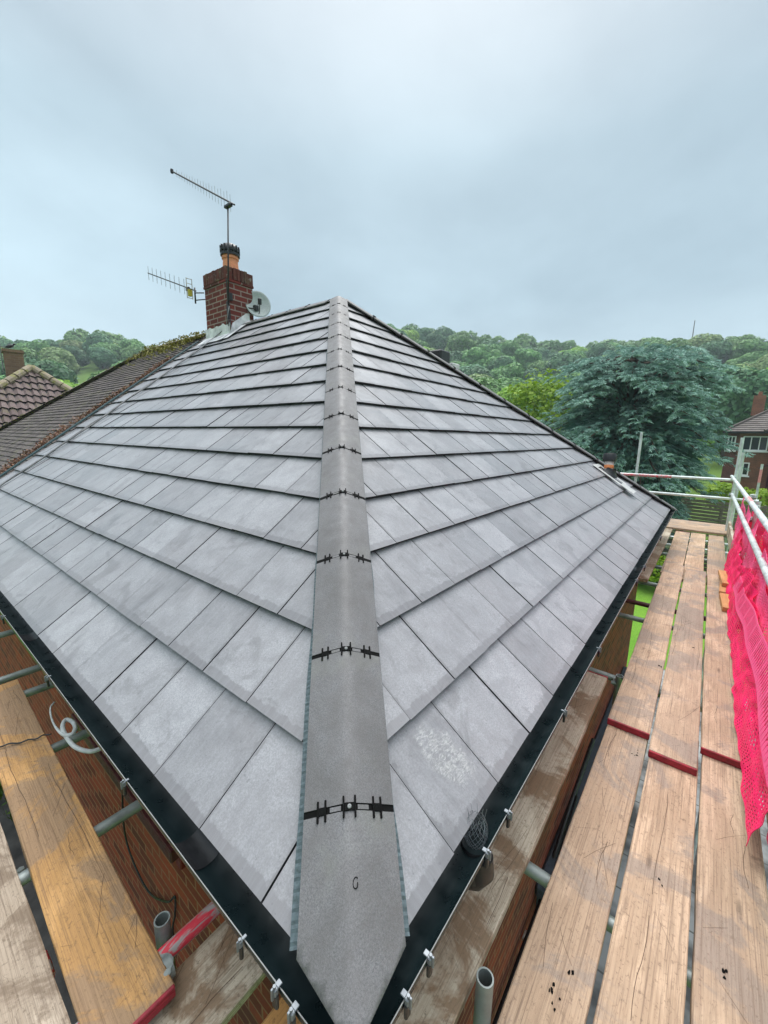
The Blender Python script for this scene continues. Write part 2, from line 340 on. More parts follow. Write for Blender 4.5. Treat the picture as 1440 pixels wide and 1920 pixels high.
# ------------------------------------------------------------------ terrain and setting
GZ = -5.2
def sstep(a, b, x):
    if a > b: return 1-sstep(b, a, x)
    t = max(0, min(1, (x-a)/(b-a))); return t*t*(3-2*t)
def crest(azd):
    """elevation (degrees) of the ground at the crest for an azimuth measured from +Y towards +X"""
    pts = [(-60, 6), (0, 7.2), (9, 8.0), (13, 8.4), (17, 9.6), (20, 9.9), (24, 8.6), (35, 9), (52, 12.9), (62, 12.2), (68, 11.1), (75, 10.0), (82, 10.2), (87, 9.7), (94, 9.2), (120, 8), (180, 5)]
    for (a, e), (b, f) in zip(pts, pts[1:]):
        if a <= azd <= b: return e+(f-e)*(azd-a)/(b-a)
    return 5
def ground(x, y):
    dx, dy = x-CAM.x, y-CAM.y; d = math.hypot(dx, dy); az = math.degrees(math.atan2(dx, dy))
    if d < 1: return GZ
    top = CAM.z+250*math.tan(R(crest(az)-1.9))
    t = sstep(62, 262, d); base = GZ+2.2*sstep(25, 65, d)
    z = base+(top-base)*(t*.75+.25*sstep(45, 200, d))
    if d > 60: z += 2.2*noise.noise(Vector((x*.02, y*.02, 3)))*min(1, (d-60)/60)
    if d > 262: z += (d-262)*.02
    return z
def m_ground():
    t = NT('grass_ground', .95, .2); ob = t.tc.outputs['Object']
    c = t.mix(t.ramp(t.noise(ob, .6, 5, .6), [(.35, 0.0), (.65, 1.0)]), (.11, .25, .025), (.16, .31, .035))
    c = t.mix(t.ramp(t.noise(ob, 9, 4, .7), [(.4, 0.0), (.7, .35)]), c, (.05, .13, .015))
    s = t.sep(ob); d = t.math('SQRT', t.math('ADD', t.math('MULTIPLY', s[0], s[0]), t.math('MULTIPLY', s[1], s[1])))
    c = t.mix(t.ramp(t.math('MULTIPLY', d, .01), [(.24, 0.0), (.30, 1.0)]), c, t.mix(t.noise(ob, .05, 4, .6), (.05, .10, .02), (.13, .22, .03)))
    t.col(c); t.bump(t.noise(ob, 30, 3, .6), .6, .03); return t.m
def make_ground():
    mb = MB(); az = [i*3 for i in range(120)]; ds = [0.5, 4, 8, 12, 16, 20, 25, 30, 36, 43, 50, 58, 66, 75, 85, 96, 108, 120, 135, 150, 165, 180, 200, 220, 240, 262, 290, 330, 400, 520]
    vs = []
    for d in ds:
        for a in az:
            x = CAM.x+d*math.sin(R(a)); y = CAM.y+d*math.cos(R(a)); vs.append((x, y, ground(x, y)))
    n = len(az); fs = []
    for i in range(len(ds)-1):
        for k in range(n): fs.append((i*n+k, (i+1)*n+k, (i+1)*n+(k+1) % n, i*n+(k+1) % n))
    fs.append(tuple(range(n)))
    mb.add(vs, fs); o = mb.build('ground', m_ground(), smooth=True); tag(o, kind='structure')
make_ground()
def make_patio():
    t = NT('patio_slabs', .8); n = t.N.new('ShaderNodeTexBrick'); t.L.new(t.tc.outputs['Object'], n.inputs['Vector']); n.inputs['Scale'].default_value = 1; n.offset = .5
    n.inputs['Brick Width'].default_value = .6; n.inputs['Row Height'].default_value = .45; n.inputs['Mortar Size'].default_value = .012
    n.inputs['Color1'].default_value = (.34, .345, .335, 1); n.inputs['Color2'].default_value = (.24, .245, .24, 1); n.inputs['Mortar'].default_value = (.1, .1, .09, 1)
    t.col(t.mix(t.ramp(t.noise(t.tc.outputs['Object'], 1.2, 4, .6), [(.42, 0.0), (.58, .9)]), n.outputs[0], (.03, .03, .028)))
    mb = MB(); mb.box((-4, -3.2, GZ-.2), (12.6, .29, GZ+.02)); o = mb.build('path', t.m); tag(o, kind='structure')
make_patio()
mb_ = MB(); mb_.box((-6, .2901, GZ-.2), (.29, 9.5, GZ+.015)); tag(mb_.build('yard', plain('dark_yard', (.045, .045, .042), .8, var=.7, sc=3)), kind='structure')

# ------------------------------------------------------------------ slopes of tiles
TH = p_th = 0.65572; ct, st_ = math.cos(TH), math.sin(TH)
def clip_poly(poly, region):
    """Sutherland-Hodgman, region convex CCW"""
    out = poly
    for i in range(len(region)):
        ax, ay = region[i]; bx, by = region[(i+1) % len(region)]; inp = out; out = []
        if not inp: return []
        side = lambda p: (bx-ax)*(p[1]-ay)-(by-ay)*(p[0]-ax)
        for j in range(len(inp)):
            P, Q = inp[j], inp[(j+1) % len(inp)]; sp, sq = side(P), side(Q)
            if sp >= 0: out.append(P)
            if (sp >= 0) != (sq >= 0) and abs(sp-sq) > 1e-12:
                t = sp/(sp-sq); out.append((P[0]+t*(Q[0]-P[0]), P[1]+t*(Q[1]-P[1])))
    res = []
    for q in out:
        if not res or math.hypot(q[0]-res[-1][0], q[1]-res[-1][1]) > 1e-5: res.append(q)
    if len(res) > 2 and math.hypot(res[0][0]-res[-1][0], res[0][1]-res[-1][1]) < 1e-5: res.pop()
    return res if len(res) >= 3 else []
def slope(name, O, U, V, region, w, g, th, mats, parent, u0=0.0, gap=.004, lap=.03, seed=1, smooth=False, wob=0.0, edgemat=1, v1=0.0, jit=.0015, vals=(0, 1)):
    """tiles laid on the plane O + u U + v V; tops of the leading edges lie on the plane"""
    rg = random.Random(seed); O, U, V = Vector(O), Vector(U).normalized(), Vector(V).normalized(); Nn = U.cross(V).normalized()
    mb = MB(); us = [p[0] for p in region]; vs_ = [p[1] for p in region]; k = 0; v = min(vs_)
    if Nn.z < 0: Nn = -Nn
    while v < max(vs_)-.02:
        off = u0+(w/2 if k % 2 else 0); j0 = int(math.floor((min(us)-off)/w))-1; j1 = int(math.ceil((max(us)-off)/w))+1
        cw = rg.uniform(-1, 1)*wob
        for j in range(j0, j1):
            a, b = off+j*w+gap/2, off+(j+1)*w-gap/2; dv = rg.uniform(-1, 1)*wob+cw
            poly = clip_poly([(a, v+dv), (b, v+dv), (b, v+g+lap), (a, v+g+lap)], region)
            if not poly: continue
            val = vals[0]+(vals[1]-vals[0])*rg.random(); h0 = rg.uniform(-jit, jit); tl = rg.uniform(-jit, jit); n = len(poly)
            H = lambda q: h0+tl*(q[0]-a)/w-(q[1]-v)*(th*.92/g)
            top = [O+U*q[0]+V*q[1]+Nn*H(q) for q in poly]
            bot = [O+U*q[0]+V*(q[1]+(.006 if abs(q[1]-v-dv) < .004 else 0))+Nn*(H(q)-th) for q in poly]
            uv = [(q[0]-a, q[1]-v) for q in poly]
            fs = [tuple(range(n))]; mi = [0]
            for i in range(n):
                i2 = (i+1) % n; front = abs(poly[i][1]-v-dv) < 1e-3 and abs(poly[i2][1]-v-dv) < 1e-3
                fs.append((i, n+i, n+i2, i2)); mi.append(edgemat)
            mb.add(top+bot, fs, mi, max(.001, val), uv+uv)
        v += g; k += 1
    return mb.build(name, mats, parent)
XR = 7.87; RR = XR/2; RZ = RR*math.tan(TH); YP = 7.22; SL = RR/ct
house = empty('brick_house', (0, 0, GZ)); tag(house, 'brick house with new grey slate-effect tiled hipped roof and black gutters, filling the foreground', 'house')
def hpart(mb, name, mats, parent=None, **k):
    o = mb.build(name, mats, parent or house, **k)
    if not parent: o.location = (0, 0, -GZ)
    return o
G_ = .3257
roof = MB()
# underlay deck: both visible slopes plus the rear slopes, as a solid shell
def deck():
    d = .05; e = .06
    def V3(x, y, z): return (x, y, z-d)
    A, B_, Cc, D = V3(e, e, e*.77), V3(XR-e, e, e*.77), V3(RR, RR, RZ), V3(RR, YP, RZ); E_, F_ = V3(e, YP, e*.77), V3(XR-e, YP, e*.77)
    roof.add([A, B_, Cc, D, E_, F_], [(0, 1, 2), (0, 2, 3, 4), (1, 5, 3, 2), (4, 3, 5), (0, 4, 5, 1)])
deck(); ro = hpart(roof, 'roof', M_under)
tr_ = dict(gap=.004)
regL = [(0, 0), (YP-.32, 0), (YP-.32, SL), (RR, SL)]
# front (left) slope: U along +Y, V up the slope
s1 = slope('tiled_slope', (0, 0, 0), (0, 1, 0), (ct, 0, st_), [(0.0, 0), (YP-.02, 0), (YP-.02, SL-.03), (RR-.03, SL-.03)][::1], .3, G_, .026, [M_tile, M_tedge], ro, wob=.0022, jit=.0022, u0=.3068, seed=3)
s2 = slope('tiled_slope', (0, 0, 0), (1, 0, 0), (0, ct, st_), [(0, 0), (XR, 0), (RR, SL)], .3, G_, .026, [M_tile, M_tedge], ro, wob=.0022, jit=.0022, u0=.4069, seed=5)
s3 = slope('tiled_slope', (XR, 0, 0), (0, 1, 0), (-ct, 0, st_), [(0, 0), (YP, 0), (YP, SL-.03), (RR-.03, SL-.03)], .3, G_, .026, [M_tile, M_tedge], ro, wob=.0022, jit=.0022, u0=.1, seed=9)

# hip and ridge tiles
def ridge_run(A, D, n, p, lat0, k_drop, half=.118, Hh=.036, rr=.03, th=.014, first=0.0, clipcorner=False, bothuv=True, screwmb=None):
    """A: start on the roof line, D: direction; returns list of (ridge mesh bits)"""
    A = Vector(A); D = Vector(D).normalized(); l = Vector(lat0).normalized(); up = D.cross(l)
    if up.z < 0: up = -up
    prof = lambda w, e=0.0: Hh+e+k_drop*rr-k_drop*math.sqrt(w*w+rr*rr)
    return A, D, l, up, prof
def hip(A, D, lat, n, p, k, start, first_from=None, corner=False, names=('ridge_tile', 'ridge_clip'), full=True, half=.118, Hh=.036):
    A, D, l, up, prof = ridge_run(A, D, n, p, lat, k, half=half, Hh=Hh, rr=.019)
    ws = [-half+2*half*i/14 for i in range(15)]
    for i in range(n):
        s0 = start+i*p+.008; s1_ = start+(i+1)*p-.008
        mb = MB(); lift = [.005*random.random() for _ in range(2)]
        if i == 0 and first_from is not None: s0 = first_from
        segs = 14 if (i == 0 and corner) else 2
        sv = [s0+(s1_-s0)*q/segs for q in range(segs+1)]
        vs = []; fs = []
        for s in sv:
            for w in ws:
                ss = s
                if i == 0 and corner:   # mitred end over the gutter corner, parallel to the two eaves
                    hx = -.032; px = (A+D*ss+l*w); m = min(px.x, px.y)
                    if m < hx: ss += (hx-m)/D.x
                vs.append(A+D*ss+l*w+up*(prof(w)+lift[0]+rnoise(i, w, ss)))
        m = len(ws); q = len(sv)
        base = len(vs); vs += [Vector(v)-up*.014 for v in vs]
        for a in range(q-1):
            for b in range(m-1):
                f = (a*m+b, a*m+b+1, (a+1)*m+b+1, (a+1)*m+b); fs.append(f); fs.append(tuple(base+x for x in f[::-1]))
        for a in range(q-1):
            fs.append((a*m, (a+1)*m, base+(a+1)*m, base+a*m)); fs.append((a*m+m-1, base+a*m+m-1, base+(a+1)*m+m-1, (a+1)*m+m-1))
        for b in range(m-1):
            fs.append((b, base+b, base+b+1, b+1)); fs.append(((q-1)*m+b, (q-1)*m+b+1, base+(q-1)*m+b+1, base+(q-1)*m+b))
        mb.add(vs, fs); o = mb.build(names[0], M_ridge, ro, smooth=True); o.data.set_sharp_from_angle(angle=R(40))
        bm = bmesh.new(); bm.from_mesh(o.data); bmesh.ops.remove_doubles(bm, verts=bm.verts, dist=1e-4); bmesh.ops.recalc_face_normals(bm, faces=bm.faces); bm.to_mesh(o.data); bm.free()
        if i == 0: continue
        # dry-ridge union strip with its clips
        s = start+i*p; cb = MB(); vs = []; fs = []; hw = .0105; dirt = .0
        for ss, e in ((s-hw, -.012), (s-hw, .0005), (s+hw, .0005), (s+hw, -.012)):
            for w in ws: vs.append(A+D*ss+l*w+up*(prof(w)+e))
        for a in range(3):
            for b in range(m-1): fs.append((a*m+b, a*m+b+1, (a+1)*m+b+1, (a+1)*m+b))
        cb.add(vs, fs)
        if full:
            Mx = Matrix((l, D, up)).transposed().to_4x4()
            for w in (-half*.60, 0, half*.60):
                sl = -k*w/math.sqrt(w*w+.03**2); Mc = Matrix.Translation(A+D*s+l*w+up*(prof(w)+.001)) @ Mx @ Matrix.Rotation(math.atan(-sl), 4, 'Y')
                sgn = 1.25 if w == 0 else .9
                for dx in (-.014*sgn, .010*sgn): cb.box((dx, -.024, 0), (dx+.005, .024, .006), 0, Mc, bev=.0012)
                cb.box((-.010*sgn, -.009, -.001), (.011*sgn, .009, .0045), 0, Mc, bev=.001)
        if full:
            for w in (-half*.30, half*.30):
                sl = -k*w/math.sqrt(w*w+.03**2); Mc = Matrix.Translation(A+D*s+l*w+up*(prof(w)+.0012)) @ Mx @ Matrix.Rotation(math.atan(-sl), 4, 'Y'); cb.box((-.015, -.0055, -.001), (.015, .0045, .0012), 1, Mc)
        c = cb.build(names[1], [M_clip, M_ridge], ro, auto=35)
        if full:
            sc = MB(); Mc = Matrix.Translation(A+D*s+up*(prof(0)+.0055)) @ Matrix((l, D, up)).transposed().to_4x4()
            sc.lathe([(.0055, 0), (.0052, .0016), (.0035, .0026), (.0012, .0026), (.001, .0016), (0.0001, .0016)], n=12, M=Mc); sc.build('screw', M_lip, c, auto=50)
def rnoise(i, w, s): return .0012*noise.noise(Vector((i*5.1, w*22, s*9)))
kd = (st_/math.sqrt(2))/math.sqrt(1-st_*st_/2)
r2 = math.sqrt(2); Dh = Vector((1, 1, math.tan(TH))); Lh = Dh.length
LH = RR*Lh
hip((0, 0, 0), Dh, (1, -1, 0), 14, .4537, kd, .335-.4537, first_from=-.06, corner=True)
hip((XR, 0, 0), Vector((-1, 1, math.tan(TH))), (1, 1, 0), 14, .4537, kd, .335-.4537, first_from=-.03)
hip((RR, RR-.05, RZ-.012), (0, 1, 0), (1, 0, 0), 6, .45, math.tan(TH)*.92, .20, Hh=.012)
# flexible roll showing beside the hip tiles
def roll():
    mb = MB(); rg = random.Random(4)
    for sgn in (-1, 1):
        A = Vector((0, 0, 0)); D = Dh.normalized(); l = Vector((1, -1, 0)).normalized()*sgn; up = D.cross(l); up = up if up.z > 0 else -up
        n = 900; vs = []; fs = []; L_ = LH-.1
        for i in range(n+1):
            s = .10+(L_-.1)*i/n; c = .0022*math.sin(s*2*math.pi/.011); wv = .010*(.2+1.6*noise.noise(Vector((s*2.1+sgn*3, 0, 1))))+((.016*sstep(1.5, .2, s) if s < 1.5 else 0) if sgn < 0 else (.012*sstep(.5, .2, s) if s < .5 else -.004))
            for w, h in ((.085, .004), (.118, .006), (.118+max(.005, wv), .004)):
                # stays a little above the tiles
                vs.append(A+D*s+l*w+up*(-kd*w+h+c*.7+.004))
        for i in range(n):
            for b in range(2): fs.append((i*3+b, i*3+b+1, i*3+4+b, i*3+3+b))
        mb.add(vs, fs)
    mb.build('ridge_roll', M_roll, ro)
roll()
m_ = MB(); A_ = Dh.normalized()*.185; l_ = Vector((1, -1, 0)).normalized(); u_ = (Dh.normalized().cross(l_)); u_ = u_ if u_.z > 0 else -u_
m_.tube([A_+l_*(.010+.0055*math.cos(q*.62))+Dh.normalized()*(.007*math.sin(q*.62)+.0016*max(0, 6-q))+u_*(.0355+.0002*q) for q in range(12)], .0011, 5)
m_.build('curl_of_swarf', M_clip, ro)

# gutters
def sweep(mb, prof, path, closed=False):
    """prof: (out, z) pairs; path: list of (point, outward dir)"""
    m = len(prof); vs = []; fs = []
    for p, o in path:
        for a, z in prof: vs.append(Vector(p)+Vector(o)*a+Vector((0, 0, z)))
    for i in range(len(path)-1):
        for b in range(m-1): fs.append((i*m+b, (i+1)*m+b, (i+1)*m+b+1, i*m+b+1))
    mb.add(vs, fs)
def gutters():
    def runs(off=0.0):
        return [((0, YP+4.95, 0), (-1, 0, 0)), ((0, 0, 0), (-1, -1, 0)), ((XR, 0, 0), (1, -1, 0)), ((XR, YP, 0), (1, 0, 0))]
    prof = [(-.052, -.030)]+[(.002-.054*math.cos(t), -.034-.052*math.sin(t)) for t in [math.pi*i/14 for i in range(15)]]
    outer = [(a*1.0+(.0025 if a > .002 else -.0025), z-.002) for a, z in prof][::-1]
    prof = prof+[(.0575, -.030), (.0585, -.034)]+[(a+.001, z-.002) for a, z in outer]
    mb = MB(); sweep(mb, prof, runs()); g = hpart(mb, 'gutter', M_black, auto=50)
    lip = MB(); sweep(lip, [(.0568, -.0290), (.0589, -.0290), (.0589, -.0312), (.0568, -.0312), (.0568, -.0290)], runs()); lip.build('gutter_lip', M_lip, g)
    # union at (y = 2.6) on the left run and bracket clips
    def clip(x, y, side, big=1.0, rot=0.0):
        big *= .52; c = MB(); M = Matrix.Translation((x, y, 0)) @ Matrix.Rotation(0 if side == 'R' else -math.pi/2, 4, 'Z') @ Matrix.Rotation(rot, 4, 'Z')
        c.box((-.010*big, -.071, -.040), (.010*big, -.060, -.022), 0, M, bev=.002); c.box((-.010*big, -.062, -.024), (.010*big, -.050, -.0205), 0, M, bev=.001)
        c.box((-.004*big, -.076, -.046), (.004*big, -.070, -.016), 0, M, bev=.001); c.tube([M @ Vector((0, -.067, -.0215)), M @ Vector((0, -.067, -.015))], .0035, 8)
        k = c.build('gutter_clip', M_zinc, g); s = MB(); s.box((-.014*big, -.070, -.075), (.014*big, -.0605, -.037), 0, M, bev=.003); s.build('clip_seat', M_blk2, k)
    for y, b in ((4.2, .7), (2.94, .7), (1.92, .7), (.983, .8), (.292, .7), (.163, 1.15), (.108, 1.3)): clip(-.002, y, 'L', b)
    for x, b in ((.098, 1.2), (.185, 1.2), (.488, 1.2), (.645, 1.1), (1.263, .8), (1.95, .7), (3.4, .8), (3.9, .8), (5.4, .8)): clip(x, .002, 'R', b)
    # unions: shallow raised collars in the trough
    for q in ((0, 2.62, 'L'), (0, .62, 'L'), (3.95, 0, 'R')):
        u = MB(); pr = [(.002-.0515*math.cos(t), -.034-.0495*math.sin(t)) for t in [math.pi*i/14 for i in range(15)]]
        if q[2] == 'L': pa = [((0, q[1]+.06, 0), (-1, 0, 0)), ((0, q[1]-.06, 0), (-1, 0, 0))]
        else: pa = [((q[0]-.06, 0, 0), (0, -1, 0)), ((q[0]+.06, 0, 0), (0, -1, 0))]
        sweep(u, pr, pa); u.build('gutter_union', M_blk2, g, auto=50)
    # outlet, swan neck and leaf guard
    ob = MB(); cx, cy = .53, -.006
    ob.lathe([(.040, -.07), (.040, -.14), (.043, -.145), (.043, -.18), (.036, -.18)], (cx, cy, 0), 24)
    ob.tube([(cx, -.03, -.10), (cx, -.035, -.15), (cx, -.015, -.19), (cx, .04, -.23), (cx, .17, -.30), (cx, .225, -.36), (cx, .225, GZ+.1)], [.034, .036, .034, .032, .032, .032, .032], 20)
    ob.build('downpipe', M_blk2, g, auto=50)
    lg = MB(); n = 15
    for dr in (1, -1):
        for i in range(n):
            pts = []
            for q in range(11):
                t = q/10; ph = 2*math.pi*i/n+dr*t*1.9; rr = .034*math.sin(math.pi*(.16+.72*t))**.6+.004*math.sin(i*2.1)*t; pts.append((cx+rr*math.cos(ph), cy+rr*math.sin(ph), -.072+.092*t))
            lg.tube(pts, .0006, 4, cap=False)
    for i in range(9):
        ph = 2*math.pi*i/9+.3; lg.tube([(cx+.022*math.cos(ph), cy+.022*math.sin(ph), .012), (cx+.027*math.cos(ph+.2), cy+.028*math.sin(ph+.1), .040+.01*math.sin(i*3))], .0006, 4, cap=False)
    lg.build('leaf_guard', M_zinc, g)
    # fascia and soffit
    f = MB(); f.box((.045, .045, -.22), (XR-.045, .065, -.025)); f.box((.045, .0651, -.22), (.065, YP+4.9, -.025)); f.box((XR-.065, .0651, -.22), (XR-.045, YP, -.025)); hpart(f, 'fascia', M_blk2)
    f = MB(); f.box((.0655, .0655, -.235), (XR-.0655, .30, -.222)); f.box((.0655, .3005, -.235), (.30, YP+4.8, -.222)); hpart(f, 'soffit', M_white)
gutters()
# walls with windows
def walls():
    w = MB(); w.box((.30, .30, GZ), (XR-.30, YP, -.236)); hpart(w, 'wall', M_brick)
    def window(side, a, b, z0, z1, frame=M_maroon):
        def B(mb, lo, hi, **k):   # lo/hi in (along, out, z)
            if side == 'L': mb.box((.30-hi[1], lo[0], lo[2]), (.30-lo[1], hi[0], hi[2]), **k)
            else: mb.box((lo[0], .30-hi[1], lo[2]), (hi[0], .30-lo[1], hi[2]), **k)
        f = MB(); t = .06
        B(f, (a, .002, z0), (a+t, .035, z1)); B(f, (b-t, .002, z0), (b, .035, z1)); B(f, (a+t, .002, z1-t), (b-t, .035, z1)); B(f, (a+t, .002, z0), (b-t, .035, z0+t)); m_ = (a+b)/2
        B(f, (m_-t/2, .002, z0+t), (m_+t/2, .034, z1-t)); fr = hpart(f, 'window', frame)
        g = MB(); B(g, (a+t, .003, z0+t), (m_-t/2, .012, z1-t)); B(g, (m_+t/2, .003, z0+t), (b-t, .012, z1-t)); g.build('pane', M_glass, fr)
        s = MB(); B(s, (a-.09, .002, z0-.075), (b+.09, .125, z0-.004), bev=.006); s.build('sill', frame, fr)
        k = MB()
        for q in (a-.05, b-.01): B(k, (q, .002, z0-.20), (q+.06, .07, z0-.076), bev=.005)
        k.build('sill_bracket', plain('red_oxide', (.16, .008, .012), .5), fr)
    window('L', 1.42, 2.75, -.80, -.26); window('L', 3.35, 5.4, -.70, -.26)
    p = MB(); p.box((2.6, -.2, -2.75), (7.0, .297, -2.62), bev=.02); p.box((2.7, -.1, GZ+.02), (6.9, .296, -2.751)); hpart(p, 'porch_roof', plain('blue_grey_felt', (.05, .065, .085), .55, var=.3))
walls()
# chimney
def chimney():
    x0, x1, y0, y1 = 3.6, 4.07, 6.16, 6.89; zt = 3.60
    c = MB(); c.box((x0, y0, 2.2), (x1, y1, zt)); c.box((x0-.016, y0-.016, zt+.0005), (x1+.016, y1+.016, zt+.035))
    ch = hpart(c, 'chimney', M_cbrick)
    # soldier course of individual bricks
    s = MB(); rg = random.Random(2)
    def sol(a, b, n, fn):
        for i in range(n):
            u = a+(b-a)*i/n+.004; v = a+(b-a)*(i+1)/n-.004; d = rg.uniform(0, .007); fn(u, v, d, zt+.225+rg.uniform(-.008, .004))
    t = .0
    sol(y0, y1, 10, lambda u, v, d, z: s.box((x0-.02-d, u, zt+.036), (x0+.1, v, z), bev=.006, a=rg.random()))
    sol(y0, y1, 10, lambda u, v, d, z: s.box((x1-.1, u, zt+.036), (x1+.02+d, v, z), bev=.006, a=rg.random()))
    sol(x0+.1, x1-.1, 4, lambda u, v, d, z: s.box((u, y0-.02-d, zt+.036), (v, y0+.09, z), bev=.006, a=rg.random()))
    sol(x0+.1, x1-.1, 4, lambda u, v, d, z: s.box((u, y1-.09, zt+.036), (v, y1+.02+d, z), bev=.006, a=rg.random()))
    s.build('soldier_course', m_oldtile('lichened_brick', (.14, .04, .032), (.08, .035, .028), .75, (.15, .16, .09)), ch)
    m = MB(); zz = zt+.20
    vs = [(x0+.0, y0+.0, zz), (x1, y0, zz), (x1, y1, zz), (x0, y1, zz), (x0+.09, y0+.15, zz+.07), (x1-.09, y0+.15, zz+.07), (x1-.09, y1-.15, zz+.07), (x0+.09, y1-.15, zz+.07)]
    m.add(vs, [(0, 1, 5, 4), (1, 2, 6, 5), (2, 3, 7, 6), (3, 0, 4, 7), (4, 5, 6, 7)]); m.build('flaunching', M_mossr, ch)
    px, py, pz = (x0+x1)/2, 6.42, zt+.24
    q = MB(); q.lathe([(.135, -.02), (.132, .03), (.122, .17), (.122, .19), (.138, .20), (.138, .235), (.125, .25), (.125, .28), (.11, .28)], (px, py, pz), 28); q.build('chimney_pot', M_terra, ch, auto=40)
    q = MB(); q.lathe([(.150, .245), (.158, .25), (.158, .285), (.140, .29), (.140, .31), (.155, .315), (.158, .33), (.150, .37), (.115, .42), (.06, .445), (.001, .45)], (px, py, pz), 28)
    for i in range(14):
        a = 2*math.pi*i/14; q.box((.135, -.008, .29), (.163, .008, .40), M=Matrix.Translation((px, py, pz)) @ Matrix.Rotation(a, 4, 'Z'), bev=.003)
    q.build('cowl', M_blk2, ch, auto=40)
    # black sooty stain bracket and strap on the near corner
    # lead and mortar at the foot
    f = MB(); T = math.tan(TH); rg = random.Random(8)
    def apron(pts_low, pts_high, off):
        n = len(pts_low); vs = [Vector(p)+Vector(off) for p in pts_low]+[Vector(p)+Vector(off) for p in pts_high]; f.add(vs, [(i, i+1, n+i+1, n+i) for i in range(n-1)])
    z = lambda x, h=0.0: x*T+h
    hi = []; lo = []; out = []
    for i in range(12):
        y = y0-.02+(y1-y0+.06)*i/11; hi.append((x0-.006, y, z(x0, .16+.02*(i % 3 == 0)+.02*rg.random()))); lo.append((x0-.010, y, z(x0, .012))); out.append((x0-.17-.02*rg.random(), y, z(x0-.17, .010)))
    apron(lo, hi, (0, 0, 0)); apron(out, lo, (0, 0, .004))
    hi = []; lo = []; out = []
    for i in range(9):
        x = x0-.15+(RR+.05-x0+.15)*i/8; xx = min(x, RR); hi.append((x, y0-.006, z(xx, .15 if x >= x0 else .02))); lo.append((x, y0-.010, z(xx, .014))); out.append((x, y0-.15-.015*rg.random(), z(xx, .012)))
    apron(lo, hi, (0, 0, 0)); apron(out, lo, (0, 0, .004))
    f.build('flashing', M_lead, ch)
    b = MB(); b.box((x0-.03, y0-.024, 3.30), (x0+.07, y0-.001, 3.42), bev=.004); b.box((x0-.028, y0-.02, 3.0), (x0-.001, y0+.03, 3.28), bev=.004); b.tube([(x0-.04, y0-.03, 3.62), (x0-.03, y0-.028, 3.3), (x0-.02, y0-.02, 3.02), (x0-.05, y0-.05, 2.88)], .009, 8); b.tube([(x0-.02, y0-.034, 3.5), (x0-.012, y0-.03, 3.25), (x0+.01, y0-.02, 3.05), (x0-.02, y0-.06, 2.86)], .007, 8)
    b.build('mast_bracket', M_blk2, ch, auto=40)
chimney()
# bonding gutter along the party line
def bonding():
    mb = MB(); T = math.tan(TH); vs = []; fs = []; n = 40
    for i in range(n+1):
        x = -.03+(RR-.35+.03)*i/n
        for dy, h in ((-.045, .002), (-.04, .022), (-.01, .026), (-.004, .004), (.03, .004), (.034, .022), (.05, .022)):
            vs.append((x, YP+.01+dy, x*T+h+.006))
    for i in range(n):
        for b in range(6): fs.append((i*7+b, (i+1)*7+b, (i+1)*7+b+1, i*7+b+1))
    mb.add(vs, fs); mb.build('bonding_gutter', plain('dark_green_grp', (.018, .045, .048), .4), ro)
bonding()

# ------------------------------------------------------------------ things on our roof
def vent():
    T = math.tan(TH); base = Vector((6.56, .78, .78*T)); e = empty('vent_pipe', base); e.scale = (1.12, 1.12, 1.0); tag(e, 'short soil vent pipe with black cap and orange collar poking through the grey tiles', 'vent pipe')
    M = lambda z: (0, 0, z)
    nrm = Vector((0, -st_, ct))
    b = MB(); b.lathe([(.12, 0), (.10, .03), (.068, .07), (.064, .11), (.058, .11)], n=24, M=Matrix.Rotation(-0.0, 4, 'X')); o = b.build('weather_collar', M_blk2, e, auto=40); o.rotation_euler = (TH*.55, 0, 0); o.location = (0, 0, -.01)
    b = MB(); b.tube([(0, 0, -.05), (0, 0, .20)], .055, 24); b.build('pipe', plain('grey_white_pipe', (.55, .53, .50), .5), e, auto=40).rotation_euler = (-.06, .22, 0)
    b = MB(); b.lathe([(.057, .085), (.060, .09), (.060, .135), (.057, .14)], n=24); b.build('pipe_band', plain('orange_clay', (.62, .21, .07), .6), e, auto=40).rotation_euler = (-.06, .22, 0)
    b = MB(); b.lathe([(.056, .19), (.080, .195), (.084, .21), (.084, .30), (.078, .315), (.03, .325), (.001, .325)], n=24); b.build('cap', M_blk2, e, auto=40).rotation_euler = (-.06, .22, 0)
    f = MB()
    def q(u0, u1, v0, v1, h):
        vs = []
        for u, v in ((u0, v0), (u1, v0), (u1, v1), (u0, v1)): vs.append(Vector((u, v*ct, v*st_))+nrm*h)
        vs += [Vector(v)-nrm*.004 for v in vs]; f.add(vs, [(0, 1, 2, 3), (7, 6, 5, 4), (0, 4, 5, 1), (1, 5, 6, 2), (2, 6, 7, 3), (3, 7, 4, 0)])
    q(-.20, -.10, -.30, .22, .016); q(-.205, .06, -.42, -.22, .022); q(-.10, .2, .16, .22, .012); q(.10, .18, -.25, .16, .010)
    f.build('flashing', plain('white_lead_slate', (.46, .46, .45), .5), e)
vent()
def cables():
    T = math.tan(TH); mb = MB(); rg = random.Random(11)
    for c in range(3):
        pts = []
        for i in range(46):
            t = i/45; x = 3.72*(1-t)-.02*t; y = 6.60-.13*math.sin(t*3.0)+.02*math.sin(t*17+c*2)+.018*c-.02*rg.random()*.5+(.12*t*t)
            pts.append((x, y, x*T+.018+.006*math.sin(t*31+c)))
        pts = [(3.585, 6.12+.01*c, 3.2-.03*c), (3.55, 6.14, 3.02), (3.62, 6.3, 2.90)]+pts[2:]; mb.tube(pts, .009 if c < 2 else .006, 7)
    o = mb.build('aerial_cable', plain('grey_cable', (.17, .165, .17), .5, var=.5, sc=14), smooth=True); tag(o, 'bundle of thin grey aerial cables running down the slate edge from the chimney foot', 'cable')
